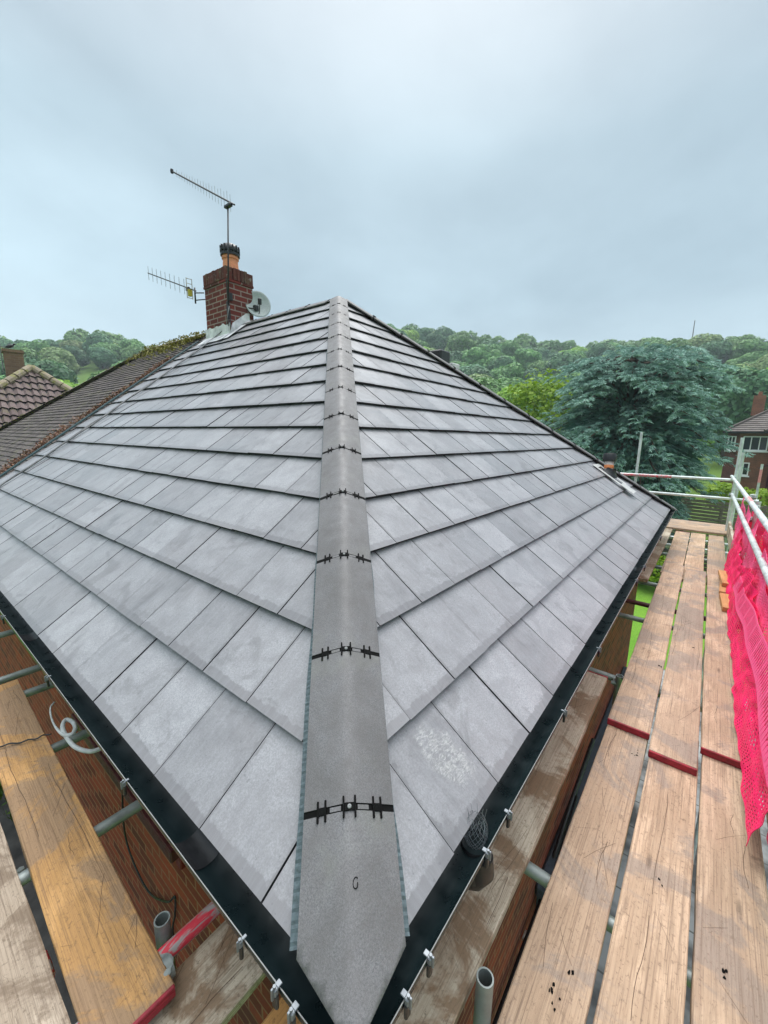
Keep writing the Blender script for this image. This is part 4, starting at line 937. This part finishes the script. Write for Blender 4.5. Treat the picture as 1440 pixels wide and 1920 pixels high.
def crumbs():
    mb = MB(); rg = random.Random(44)
    spots = [(.62, -.24, zL), (.60, -.262, zL), (.70, -.28, zL), (.82, -.62, zL), (1.9, -.30, zL), (1.86, -.285, zL), (1.2, -.47, zL), (.55, -.47, zL), (2.9, -.31, zU), (3.4, -.5, zU), (1.0, -.66, zL), (.85, -.735, zL)]
    for x, y, z in spots:
        for _ in range(rg.randint(1, 4)):
            r_ = rg.uniform(.002, .0055); px, py = x+rg.gauss(0, .012), y+rg.gauss(0, .010); n = 7; an = rg.uniform(0, 3)
            top = [(px+r_*(1+rg.uniform(-.4, .6))*math.cos(an+6.28*k/n), py+r_*.7*(1+rg.uniform(-.4, .6))*math.sin(an+6.28*k/n), z+.002+r_*.4*rg.random()) for k in range(n)]; bot = [(a_, b_, z-.001) for a_, b_, c_ in top]
            mb.add(top+bot+[(px, py, z+.003+r_*.6)], [(k, (k+1) % n, 2*n) for k in range(n)]+[(k, n+k, n+(k+1) % n, (k+1) % n) for k in range(n)])
    tag(mb.build('mud_crumbs', M_clip), 'dark crumbs of mud and leaf scattered on the right walkway boards', 'mud crumbs', kind='stuff')
crumbs()

# ------------------------------------------------------------------ netting
def net_sheet(label, x0, x1, fn, cu, cv, su, sv, mat, nu=None, group='pink plastic barrier mesh draped over the guard rail'):
    """fn(u, v) -> point, u along the walkway 0..1, v bottom..top 0..1; strands as flat strips"""
    L = x1-x0; nu = nu or int(L/cu); nv = cv; mb = MB()
    def strip(a0, b0, a1, b1, c0, d0, c1, d1): mb.add([fn(a0, b0), fn(a1, b1), fn(c1, d1), fn(c0, d0)], [(0, 1, 2, 3)])
    hu, hv = su/nu/2, sv/nv/2
    for i in range(nu+1):
        u = i/nu; ww = hu*(1 if i % 8 else 1.8)
        for j in range(nv):
            v0, v1 = j/nv, (j+1)/nv; strip(max(0, u-ww), v0, min(1, u+ww), v0, max(0, u-ww), v1, min(1, u+ww), v1)
    for j in range(nv+1):
        v = j/nv; ww = hv*(1 if j % 6 else 2.2)
        for i in range(nu):
            u0, u1 = i/nu, (i+1)/nu; strip(u0, max(0, v-ww), u1, max(0, v-ww), u0, min(1, v+ww), u1, min(1, v+ww))
    o = mb.build('barrier_mesh', mat, smooth=False); s = o.modifiers.new('s', 'SOLIDIFY'); s.thickness = .0022; tag(o, label, 'barrier mesh', group); return o
def nz(x, y, z=0, s=1.0): return noise.noise(Vector((x*s, y*s, z)))
def sheetA(u, v):     # inner sheet, hangs from the rail down to the board edge
    x = 1.52+4.73*u+.10*nz(u*9, v*3, 1); b = -.722-.006*math.sin(u*21)
    top = -.12+.10*math.sin(u*13+1)+.10*u; z = -.46+(top+.46)*v+.02*nz(u*20, v*4, 3)
    y = b-.09*v+.016*nz(u*34, v*5, 7)+.010*math.sin(u*95+v*5)*(.1+v)
    return Vector((x, y, z))
def sheetB(u, v):
    x = 1.5+5.7*u+.12*nz(u*8, v*3, 11); saw = abs(((u*5.3+.3) % 1)-.5)*2
    top = .02+.34*(1-saw)*(.6+.4*u)+.05*u; z = -.44+(top+.44)*v+.02*nz(u*17, v*4, 5)
    y = -.805-.05*v+.026*nz(u*30, v*5, 17)+.012*math.sin(u*80+v*6)
    return Vector((x, min(y, -.745) if z > -.25 else min(y, -.74), z))
def sheetC(u, v):
    x = .9+5.6*u; top = .36-.05*math.sin(u*9); z = -.30+(top+.30)*v; y = -.915-.03*v+.05*nz(u*15, v*4, 27)+.03*math.sin(u*37+v*3); return Vector((x, y, z))
def ladder(u, v):     # folded roll with its ladder-like slots
    x = 1.5+3.1*u; z = -.16+.06*math.sin(u*5)-.05*u+.17*v*(1-.25*u); y = -.742-.05*v+.006*math.sin(u*19)+.01*v*v; return Vector((x, y, z))
net_sheet('crumpled pink red barrier mesh along the board edge, lowest in the pile', 1.35, 6.25, sheetA, .032, 24, .5, .42, M_net)
net_sheet('pink red barrier mesh pulled up in peaks to the rail', 1.2, 7.2, sheetB, .036, 26, .5, .45, M_net2)
net_sheet('deep red barrier mesh hanging on the outer side of the rail', .9, 6.5, sheetC, .04, 24, .6, .55, M_net)
net_sheet('folded pink mesh roll with ladder-like slots on top of the pile', 1.5, 4.6, ladder, .034, 1, .5, .22, M_net2)

# ------------------------------------------------------------------ cables and the hook on the left side
def left_cables():
    m = MB(); pts = [(-.42, 2.27), (-.34, 2.27), (-.236, 2.224), (-.18, 2.19), (-.125, 2.160), (-.08, 2.150), (-.04, 2.136)]
    q = []
    for i in range(len(pts)-1):
        for k in range(4):
            t = k/4; x = pts[i][0]*(1-t)+pts[i+1][0]*t; y = pts[i][1]*(1-t)+pts[i+1][1]*t; n = len(q); q.append((x, y+.006*math.sin(n*1.3), -.452+.003*math.cos(n*1.3)))
    m.tube(q, .004, 6); o = m.build('twisted_wire', M_blk2, smooth=True); tag(o, 'thin black twisted wire crossing the orange board to the pale hose', 'wire')
    m = MB(); P_ = [(.03, 2.42, -.44), (.0, 2.36, -.43), (-.02, 2.26, -.425), (-.03, 2.13, -.42), (-.02, 2.03, -.42), (.005, 1.99, -.415), (.03, 2.02, -.41), (.035, 2.08, -.405), (.015, 2.12, -.40), (-.01, 2.08, -.41), (-.012, 1.99, -.43), (.0, 1.90, -.44), (.04, 1.83, -.45), (.09, 1.82, -.455)]
    # smooth the path
    Q = []
    for i in range(len(P_)-1):
        a, b, c, d = [Vector(P_[max(0, min(len(P_)-1, i+k))]) for k in (-1, 0, 1, 2)]
        for k in range(5):
            t = k/5; Q.append(.5*((2*b)+(c-a)*t+(2*a-5*b+4*c-d)*t*t+(3*b-a-3*c+d)*t**3))
    m.tube(Q, [.0045+.006*min(1, max(0, (i-14)/8)) for i in range(len(Q))], 10); o = m.build('hose', plain('pale_grey_hose', (.50, .53, .52), .55), smooth=True); tag(o, 'pale grey looped hose end hooked by the left gutter', 'hose')
    m = MB(); P_ = [(.285, 2.218, -.60), (.28, 2.25, -.95), (.282, 2.37, -1.45), (.28, 2.30, -1.66), (.284, 2.05, -1.76), (.284, 1.75, -1.58), (.285, 1.63, -1.44), (.286, 1.66, -1.6), (.286, 1.72, -1.8), (.286, 1.76, -2.4)]
    Q = []
    for i in range(len(P_)-1):
        a, b, c, d = [Vector(P_[max(0, min(len(P_)-1, i+k))]) for k in (-1, 0, 1, 2)]
        for k in range(6):
            t = k/6; Q.append(.5*((2*b)+(c-a)*t+(2*a-5*b+4*c-d)*t*t+(3*b-a-3*c+d)*t**3))
    m.tube(Q, .006, 7); o = m.build('wall_cable', M_blk2, smooth=True); tag(o, 'loose black cable looping down the left brick wall', 'cable')
    m = MB(); m.tube([(4.2, .22, -2.2), (3.4, .235, -2.42), (2.6, .245, -2.80), (2.2, .255, -2.86), (1.2, .26, -2.93), (.2, .265, -2.95)], .022, 10); m.tube([(3.5, .2, -2.38), (2.7, .2, -2.68), (2.3, .2, -2.74), (1.2, .21, -2.83)], .012, 8)
    for x, z in ((2.32, -2.86), (1.55, -2.9), (.9, -2.94)): m.tube([(x, .26, z), (x+.06, .26, z)], .032, 10, mi=1)
    o = m.build('wall_pipe', [M_blk2, M_white], smooth=True); tag(o, 'black pipe with white clips running low along the right brick wall', 'pipe')
left_cables()

# ------------------------------------------------------------------ vegetation
bark = NT('bark', .9, .2); bark.col(bark.mix(bark.noise(bark.map((6, 6, 1)), 3, 5, .7), (.05, .038, .028), (.12, .09, .07))); bark = bark.m
LF = {'mid': m_leaf('foliage_mid', (0.133, 0.290, 0.105), (0.224, 0.422, 0.126), (0.091, 0.218, 0.098), .25),
      'dark': m_leaf('foliage_dark', (0.077, 0.198, 0.105), (0.140, 0.290, 0.126), (0.063, 0.158, 0.091), .25),
      'lime': m_leaf('foliage_lime', (0.252, 0.475, 0.070), (0.392, 0.620, 0.098), (0.154, 0.343, 0.063), .4, .35)}
LF['olive'] = m_leaf('foliage_olive', (0.196, 0.304, 0.119), (0.322, 0.422, 0.168), (0.126, 0.224, 0.084), .25)
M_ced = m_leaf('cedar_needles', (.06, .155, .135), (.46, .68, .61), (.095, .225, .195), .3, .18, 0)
M_lime2 = m_leaf('lime_leaves', (.14, .30, .008), (.26, .42, .012), (.07, .19, .006), .8, .35, 0)
def np_mesh(name, V, F, mats, var=None, mi=None, smooth=False):
    me = bpy.data.meshes.new(name); V = np.asarray(V, np.float32); F = np.asarray(F, np.int32); k = F.shape[1]
    me.vertices.add(len(V)); me.vertices.foreach_set('co', V.ravel()); me.loops.add(F.size); me.loops.foreach_set('vertex_index', F.ravel())
    me.polygons.add(len(F)); me.polygons.foreach_set('loop_start', np.arange(0, F.size, k, dtype=np.int32)); me.polygons.foreach_set('loop_total', np.full(len(F), k, np.int32))
    for m in mats: me.materials.append(m)
    if mi is not None: me.polygons.foreach_set('material_index', np.asarray(mi, np.int32))
    me.update(calc_edges=True); me.validate()
    if var is not None: at = me.attributes.new('var', 'FLOAT', 'FACE'); at.data.foreach_set('value', np.asarray(var, np.float32))
    return me
def crown_quads(rs, lobes, n, size, flat=.35, shell=.75):
    """n leaf clumps on/in a set of ellipsoid lobes [(c, r)]; returns V, F, var. Outer-lit normals come from the real faces"""
    c = np.array([l[0] for l in lobes], float); r = np.array([l[1] for l in lobes], float)
    w = (r[:, 0]*r[:, 1]+r[:, 2]*r[:, 0]); idx = rs.choice(len(lobes), n, p=w/w.sum())
    d = rs.normal(size=(n, 3)); d /= np.linalg.norm(d, axis=1)[:, None]; rad = shell+(1.06-shell)*rs.random(n)**.6
    P_ = c[idx]+d*r[idx]*rad[:, None]
    # drop those deep inside another lobe
    keep = np.ones(n, bool)
    for k in range(len(lobes)):
        q = (P_-c[k])/r[k]; keep &= ~((np.einsum('ij,ij->i', q, q) < .62**2) & (idx != k))
    P_ = P_[keep]; d = d[keep]; n = len(P_)
    nr = d+rs.normal(size=(n, 3))*flat+np.array([0, 0, .35]); nr /= np.linalg.norm(nr, axis=1)[:, None]
    a = np.cross(nr, rs.normal(size=(n, 3))); a /= np.linalg.norm(a, axis=1)[:, None]; b = np.cross(nr, a)
    s = size*(.55+.9*rs.random(n))[:, None]; s2 = s*(.5+.5*rs.random(n))[:, None]
    V = np.stack([P_-a*s, P_-b*s2*.9+nr*s*.15, P_+a*s, P_+b*s2], 1).reshape(-1, 3); F = np.arange(4*n).reshape(n, 4)
    return V, F, rs.random(n)*.98+.01
def trunk_mb(h, r, rs, limbs=5, spread=2.0):
    m = MB(); m.tube([(0, 0, -.4), (.05*r, 0, h*.3), (.1*r, .05, h*.62), (0, 0, h*.85)], [r*1.25, r, r*.75, r*.3], 10)
    for i in range(limbs):
        a = rs.random()*6.28; z = h*(.35+.4*rs.random()); m.tube([(0, 0, z), (math.cos(a)*spread*.5, math.sin(a)*spread*.5, z+h*.12), (math.cos(a)*spread, math.sin(a)*spread, z+h*.2)], [r*.5, r*.32, r*.1], 7)
    return m
def lobes_round(rs, h, R_, n=9, squash=.85):
    L = [((0, 0, h*.62), (R_*.72, R_*.72, h*.34))]
    for i in range(n):
        a = rs.random()*6.28; q = R_*(.35+.3*rs.random()); z = h*(.40+.42*rs.random()); s = R_*(.30+.22*rs.random()); L.append(((q*math.cos(a), q*math.sin(a), z), (s, s, s*squash)))
    return L
# hillside trees: eight shared shapes
def hill_variant(k):
    rs = np.random.RandomState(50+k); h = 11+2*rs.rand(); R_ = 5.6+rs.rand()*1.2; kind = ['mid', 'dark', 'mid', 'olive', 'dark', 'lime', 'mid', 'olive'][k]
    V, F, var = crown_quads(rs, lobes_round(rs, h, R_, 12), 6500, .40, .40, .86); nq = len(F)
    # inner opaque mass so that the crown is not see-through
    L = lobes_round(np.random.RandomState(50+k), h, R_, 12); rs2 = np.random.RandomState(50+k); rs2.rand(); rs2.rand()
    L = lobes_round(rs2, h, R_, 12)
    me = np_mesh('hillside_tree', V, F, [LF[kind], bark], var)
    bm = bmesh.new(); bm.from_mesh(me); lay = bm.faces.layers.float.get('var')
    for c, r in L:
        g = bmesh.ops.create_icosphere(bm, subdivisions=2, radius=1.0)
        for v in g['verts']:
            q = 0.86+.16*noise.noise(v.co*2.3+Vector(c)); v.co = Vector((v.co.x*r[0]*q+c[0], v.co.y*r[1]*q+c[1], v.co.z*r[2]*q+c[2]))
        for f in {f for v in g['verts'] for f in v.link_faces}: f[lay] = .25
    g = bmesh.ops.create_cone(bm, cap_ends=True, segments=8, radius1=.35, radius2=.2, depth=h*.6)
    for v in g['verts']: v.co.z += h*.25
    for f in {f for v in g['verts'] for f in v.link_faces}: f.material_index = 1
    bm.to_mesh(me); bm.free(); return me
HV = [hill_variant(k) for k in range(8)]
KL = {0: 'rounded mid green broadleaf tree among the hillside wood', 1: 'dark green broadleaf tree among the hillside wood', 3: 'olive tinted broadleaf tree among the hillside wood', 5: 'pale lime green broadleaf tree among the hillside wood'}
KIND = {0: 0, 1: 1, 2: 0, 3: 3, 4: 1, 5: 5, 6: 0, 7: 3}
def hillside():
    rg = random.Random(77); pts = []; cand = 0
    def ok_az(a): return (5 < a < 31) or (49 < a < 98)
    def place(dmin, dmax, n, sep):
        tries = 0; out = []
        while len(out) < n and tries < 60000:
            tries += 1; a = rg.choice((rg.uniform(5, 31), rg.uniform(49, 98), rg.uniform(49, 98))); d = math.sqrt(rg.uniform(dmin**2, dmax**2))
            if 13.5 < a < 20.5 and 95 < d < 170: continue
            x, y = CAM.x+d*math.sin(R(a)), CAM.y+d*math.cos(R(a)); sp = sep*(.75+.45*d/250)
            if any((x-u)**2+(y-v)**2 < sp*sp for u, v in pts): continue
            pts.append((x, y)); out.append((x, y, d, a))
        return out
    near = place(84, 215, 285, 8.2)
    for i, (x, y, d, a) in enumerate(near):
        k = rg.choice((0, 0, 1, 1, 2, 2, 3, 4, 4, 5, 6, 6, 7)) if d > 120 or a < 40 else rg.choice((0, 1, 2, 5, 6, 5, 3))
        o = bpy.data.objects.new('hillside_tree', HV[k]); C.objects.link(o); s = rg.uniform(.66, 1.06); o.location = (x, y, ground(x, y)-1.6); o.rotation_euler = (0, 0, rg.uniform(0, 6.28)); o.scale = (s, s, s*rg.uniform(.8, 1.1))
        reg = 'on the left hill' if a < 40 else 'behind the right hip' if a < 70 else 'behind the cedar' if a < 84 else 'above the brown-roofed house'
        lev = 'low on the hill' if d < 120 else 'halfway up the hill' if d < 165 else 'near the hill crest'
        lab = KL[KIND[k]].replace('among the hillside wood', reg+', '+lev); tag(o, lab, 'tree', 'trees '+reg+', '+lev+': '+KL[KIND[k]].split(' broadleaf')[0])
    # the far wood as one mass
    far = place(215, 330, 330, 7.6); VV = []; FF = []; vv = []; base = 0; rs = np.random.RandomState(3)
    protos = []
    for k in range(4):
        L = lobes_round(rs, 12, 6, 8); V, F, var = crown_quads(rs, L, 1150, .80, .40, .84); protos.append((V, F, var))
    for (x, y, d, a) in far:
        V, F, var = protos[rg.randrange(4)]; s = rg.uniform(.75, 1.2); t = rg.uniform(0, 6.28); c_, s_ = math.cos(t)*s, math.sin(t)*s
        Q = np.stack([V[:, 0]*c_-V[:, 1]*s_+x, V[:, 0]*s_+V[:, 1]*c_+y, V[:, 2]*s*rg.uniform(.85, 1.15)+ground(x, y)-1.8], 1); VV.append(Q); FF.append(F+base); base += len(Q); vv.append(np.clip(var*.5+rg.random()*.5, .01, .99))
    me = np_mesh('wood', np.concatenate(VV), np.concatenate(FF), [LF['mid']], np.concatenate(vv)); o = bpy.data.objects.new('wood', me); C.objects.link(o); tag(o, 'hazy far wood covering the crest of the hill', 'wood', kind='stuff')
hillside()
def tree(name, label, loc, h, R_, mat, n, size, seed, cat='tree', lobes=None, flat=.45, shell=.7, group=None, core=None, trunk=True, squash=.85, nl=12):
    rs = np.random.RandomState(seed); e = empty(name, loc); tag(e, label, cat, group); L = lobes or lobes_round(rs, h, R_, nl, squash)
    V, F, var = crown_quads(rs, L, n, size, flat, shell); o = bpy.data.objects.new('crown', np_mesh('crown', V, F, [mat], var)); C.objects.link(o); o.parent = e
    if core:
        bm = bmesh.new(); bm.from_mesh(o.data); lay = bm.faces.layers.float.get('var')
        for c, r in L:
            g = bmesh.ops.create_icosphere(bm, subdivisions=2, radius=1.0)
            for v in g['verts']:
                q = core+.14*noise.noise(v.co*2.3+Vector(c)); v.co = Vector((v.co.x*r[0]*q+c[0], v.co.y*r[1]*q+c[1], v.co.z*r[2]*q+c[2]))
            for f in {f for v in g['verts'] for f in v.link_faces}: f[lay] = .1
        bm.to_mesh(o.data); bm.free()
    t = trunk_mb(h*.8, max(.06, R_*.06), rs, 6, R_*.5).build('trunk', bark, e, smooth=True); return e
def at(az, d, dz=0.0):
    x, y = CAM.x+d*math.sin(R(az)), CAM.y+d*math.cos(R(az)); return (x, y, ground(x, y)+dz)
tree('maple_tree', 'bright lime green tree just left of the blue cedar', at(72.0, 34), 11.6, 3.3, M_lime2, 6500, .17, 61, shell=.4, nl=16)
tree('maple_tree', 'bright lime green tree glimpsed through the gap in the cedar', at(76.3, 36), 7.4, 2.2, M_lime2, 2600, .17, 62, shell=.4)
tree('round_tree', 'neat round dark tree with yellow green top, behind the hip', at(68.2, 62), 11.2, 3.9, LF['lime'], 9000, .22, 63, core=.86, shell=.86, squash=1.0, nl=7)
tree('broadleaf_tree', 'large dense broadleaf tree left of the round tree', at(65.0, 66), 12.6, 5.6, LF['mid'], 9000, .30, 64, core=.84, shell=.8)
tree('broadleaf_tree', 'dark broadleaf tree low behind the lime green tree', at(70.2, 60), 9.2, 4.6, LF['dark'], 6000, .28, 65, core=.84, shell=.8)
tree('broadleaf_tree', 'mid green broadleaf tree between round tree and cedar top', at(74.0, 74), 13.6, 6.0, LF['mid'], 8000, .34, 66, core=.84, shell=.8)
tree('broadleaf_tree', 'soft lime broadleaf tree above the brown-roofed house', at(95.4, 74), 14.0, 5.4, LF['lime'], 8000, .34, 67, core=.84, shell=.8)
tree('broadleaf_tree', 'dark broadleaf tree between cedar and brown-roofed house', at(91.0, 72), 13.2, 5.0, LF['dark'], 8000, .32, 68, core=.84, shell=.8)
tree('broadleaf_tree', 'pale green rounded tree by the small meadow, far left', at(14.5, 88), 9.2, 6.0, LF['lime'], 7000, .36, 69, core=.84, shell=.8)
tree('broadleaf_tree', 'green rounded tree right of the small meadow', at(19.5, 92), 10.2, 6.0, LF['mid'], 7000, .36, 70, core=.84, shell=.8)
tree('broadleaf_tree', 'dark tree in the hollow left of the small meadow', at(11.2, 96), 12.5, 6.5, LF['dark'], 7000, .36, 71, core=.84, shell=.8)
tree('broadleaf_tree', 'olive tree behind the pantiled house chimney', at(8.0, 84), 10.5, 6.0, LF['mid'], 7000, .36, 72, core=.84, shell=.8)
tree('broadleaf_tree', 'leafy tree low behind the mossy ridge', at(22.3, 80), 10.8, 5.6, LF['mid'], 7000, .36, 73, core=.84, shell=.8)
tree('garden_bush', 'yellow green bush at the foot of the cedar by the far boards', at(86.9, 20), 1.5, .95, M_lime2, 1500, .09, 74, 'bush', trunk=True)
tree('garden_bush', 'bright shrub left of the pink-banded scaffold tube, below the brown-roofed house', at(91.6, 38), 2.9, 1.3, M_lime2, 1300, .13, 75, 'bush')
tree('garden_bush', 'bright shrub at the right edge below the brown-roofed house', at(94.3, 38), 2.5, 1.5, M_lime2, 1300, .13, 76, 'bush')
tree('garden_bush', 'broad dark laurel behind the cedar trunk', at(85.5, 33), 3.2, 2.6, LF['dark'], 3000, .14, 78, 'bush', core=.8)
tree('garden_bush', 'dark laurel left of the cedar trunk behind the guard rails', at(78.5, 31), 2.8, 2.6, LF['dark'], 3000, .14, 79, 'bush', core=.8)
tree('garden_bush', 'dark shrub under the cedar by the slatted fence', at(83, 21), 2.0, 1.5, LF['dark'], 2400, .10, 77, 'bush', core=.8)
def cedar():
    az, d = 81.9, 27.0; x0, y0 = CAM.x+d*math.sin(R(az)), CAM.y+d*math.cos(R(az)); gz = ground(x0, y0); e = empty('cedar_tree', (x0, y0, gz)); tag(e, 'huge blue green weeping cedar behind the far end of the roof', 'tree')
    rg = random.Random(8); H_ = 6.35-gz; V = []; F = []; var = []; wood = MB()
    wood.tube([(0, 0, -.3), (.05, .05, 3), (-.1, 0, 6), (.05, -.1, 8.5), (0, 0, H_*.92)], [.55, .42, .32, .2, .07], 12)
    def blade(p, d_, w, l, a):
        s = d_.cross(Vector((rg.gauss(0, 1), rg.gauss(0, 1), rg.gauss(0, 1))))
        if s.length < 1e-4: return
        s = s.normalized()*w; n = len(V); q = p+d_*l
        V.extend([tuple(p-s*.55), tuple(p+s*.55), tuple(q+s*.35), tuple(q-s*.35)]); F.append((n, n+1, n+2, n+3)); var.append(a)
    def spray(p, dirv, L, dens):
        """arching branchlet whose tufts hang on both sides"""
        n = int(L/.085); pos = p.copy(); dv = dirv.normalized(); side = dv.cross(Vector((0, 0, 1)))
        if side.length < .05: side = Vector((1, 0, 0))
        side.normalize(); base = rg.uniform(.0, .35)
        for i in range(n):
            t = i/n; pos += dv*(L/n); dv = (dv+Vector((rg.gauss(0, .05), rg.gauss(0, .05), -.075-.06*t))).normalized()
            tip = base+.6*t*t+rg.uniform(0, .25)  # needle colour brightens along the branchlet, painting highlights on the tips
            for sg in (-1, 1):
                for _ in range(dens):
                    q = (side*sg*rg.uniform(.25, 1.0)+dv*rg.uniform(.3, 1.0)+Vector((0, 0, rg.uniform(-.75, .06)))).normalized()
                    blade(pos+side*sg*.01, q, rg.uniform(.018, .034), rg.uniform(.11, .26)*(1.15-.55*t), min(.99, max(.01, tip)))
            if rg.random() < .5: blade(pos, (dv+Vector((0, 0, .25))).normalized(), .03, .16, min(.99, tip+.2))
    # limbs: rise from the trunk, spread and droop; outline measured around the tree
    nl = 185
    for i in range(nl):
        zf = (i+.5)/nl; z = .9+(H_*.93-.9)*zf**.9; a = i*2.399+rg.uniform(-.3, .3)
        prof = 4.65*math.sqrt(max(.12, 1-((zf-.58)/.60)**2))*(1 if zf > .35 else .94); Lr = prof*rg.uniform(.72, 1.06)
        # lopsided crown: lower towards -y side shoulder
        u = Vector((math.cos(a), math.sin(a), 0)); rise = rg.uniform(.25, .7)*(1.0 if zf > .3 else .4); pts = []; N = 9
        for k in range(N+1):
            t = k/N; pts.append(Vector((0, 0, z))+u*Lr*t+Vector((rg.gauss(0, .05), rg.gauss(0, .05), Lr*(rise*t*.7-.62*t*t*(.65+.5*(1-zf))))))
        for p_ in pts: p_.z = max(p_.z, .25)
        wood.tube(pts, [.10*(1-t_/N)+.014 for t_ in range(N+1)], 6)
        for k in range(2, N+1):
            t = k/N
            for sg in (-1, 1):
                for _ in range(3 if t > .4 else 1):
                    if rg.random() < .18: continue
                    s = Vector((-u.y, u.x, 0))*sg; dv = (u*rg.uniform(.35, 1.0)+s*rg.uniform(.25, 1.0)+Vector((0, 0, rg.uniform(-.05, .35)))).normalized()
                    spray(pts[k]+Vector((0, 0, rg.uniform(-.1, .12))), dv, rg.uniform(.45, .95)*(1.1-.3*t), 2)
        spray(pts[-1], u+Vector((0, 0, .1)), rg.uniform(.5, .9), 3)
    for i in range(9000):   # inner needles given the darkest colour as crown shade, closing its middle
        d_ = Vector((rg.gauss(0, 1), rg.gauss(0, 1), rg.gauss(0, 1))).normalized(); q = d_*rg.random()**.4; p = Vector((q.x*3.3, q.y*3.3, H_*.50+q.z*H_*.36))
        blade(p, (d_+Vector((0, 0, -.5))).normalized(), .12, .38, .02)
    for i in range(70):   # rounded leader clumps at the top
        a = rg.uniform(0, 6.28); r = rg.uniform(0, 3.7); spray(Vector((r*math.cos(a), r*math.sin(a), H_*.95-r*r*.085)), Vector((math.cos(a), math.sin(a), rg.uniform(.1, .8))), rg.uniform(.6, 1.2), 3)
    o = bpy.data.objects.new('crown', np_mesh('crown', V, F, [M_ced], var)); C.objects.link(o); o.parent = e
    wood.build('trunk', bark, e, smooth=True); print('cedar blades', len(F))
cedar()
def hedge():
    rs = np.random.RandomState(5); L = []
    for i in range(26): L.append(((.3*rs.randn()*.4, i*.42, 1.0+.25*rs.rand()), (.62, .55, 1.1)))
    e = empty('hedge', (.0, 6.2, GZ), 0); tag(e, 'dense small-leaved green hedge below the left eaves', 'hedge'); V, F, var = crown_quads(rs, L, 14000, .06, .5, .8)
    o = bpy.data.objects.new('foliage', np_mesh('foliage', V, F, [m_leaf('hedge_leaf', (.05, .13, .02), (.12, .24, .04), (.03, .08, .02), 3, .2, 0)], var)); C.objects.link(o); o.parent = e
    m = MB(); m.box((-.35, 0, .0), (.35, 10.8, 1.7), bev=.2); m.build('stems', bark, e); e.location = (.55, 7.6, GZ+.0); e.scale = (1, 1, 1.2)
hedge()
# slatted garden fences
def fence(label, A, B, h, mat, n=9, gap=.02):
    A, B = Vector(A), Vector(B); d = B-A; L = d.length; e = empty('slatted_fence', A, math.atan2(d.y, d.x)); tag(e, label, 'fence'); m = MB(); s = h/n
    for i in range(n): m.box((0, -.012, .05+i*s+gap), (L, .012, .05+(i+1)*s)); 
    m.build('slats', mat, e); x = 0
    while x <= L+.01:
        p = MB(); p.box((x-.05, -.06, -.2), (x+.05, -.0125, h+.1)); p.build('post', mat, e); x += 1.83
M_fw = m_wood('weathered_fence_wood', (.30, .26, .20), (.22, .19, .14), (.12, .10, .08), (.14, .13, .1), .4)
a, b = at(79, 33), at(99, 31); zf = -4.4; fence('weathered horizontal slatted fence below the brown-roofed house', (a[0], a[1], zf), (b[0], b[1], zf), 1.9, M_fw, 9, .05)
a, b = at(80, 25.5), at(99, 24); fence('low dark slatted fence behind the far scaffold boards', (a[0], a[1], -5.1), (b[0], b[1], -5.1), 1.5, m_wood('dark_fence', (.11, .095, .075), (.08, .07, .055), (.04, .03, .03)), 8, .03)
# garden wall terrace, bins and sheds glimpsed low right
def shed():
    e = empty('garden_shed', at(99.5, 27.5, .0), R(10)); tag(e, 'low brown timber garden shed behind the guard rails', 'shed'); m = MB(); m.box((-1.2, -1.4, -.1), (1.2, 1.4, 1.7)); m.build('wall', M_fw, e); m = MB(); m.box((-1.4, -1.6, 1.7), (1.4, 1.6, 1.8), bev=.02); m.build('roof', M_under, e)
shed()
def pole(label, p, h, r=.12, mat=bark):
    e = empty('telegraph_pole', p); tag(e, label, 'pole'); m = MB(); m.tube([(0, 0, -1), (0, 0, h)], [r, r*.7], 8); m.build('shaft', mat, e); m = MB(); m.box((-.7, -.05, h-.6), (.7, .05, h-.45)); m.build('cross_arm', mat, e)
pole('thin pole rising above the hilltop trees behind the cedar', at(86.8, 230), 19, .22); pole('white post by the small meadow at far left', at(15.8, 60), 6.4, .12, M_white)

# ------------------------------------------------------------------ haze
def haze():
    m = bpy.data.materials.new('haze_air'); m.use_nodes = True; nt = m.node_tree; nt.nodes.clear(); o = nt.nodes.new('ShaderNodeOutputMaterial'); v = nt.nodes.new('ShaderNodeVolumePrincipled')
    v.inputs['Color'].default_value = (.80, .92, 1.0, 1); v.inputs['Density'].default_value = .0008; v.inputs['Anisotropy'].default_value = .2; nt.links.new(v.outputs[0], o.inputs['Volume'])
    mb = MB(); mb.box((-560, -560, -12), (560, 560, 112)); h = mb.build('haze', m); tag(h, 'thin rainy haze over the valley', 'haze', kind='stuff')
haze()
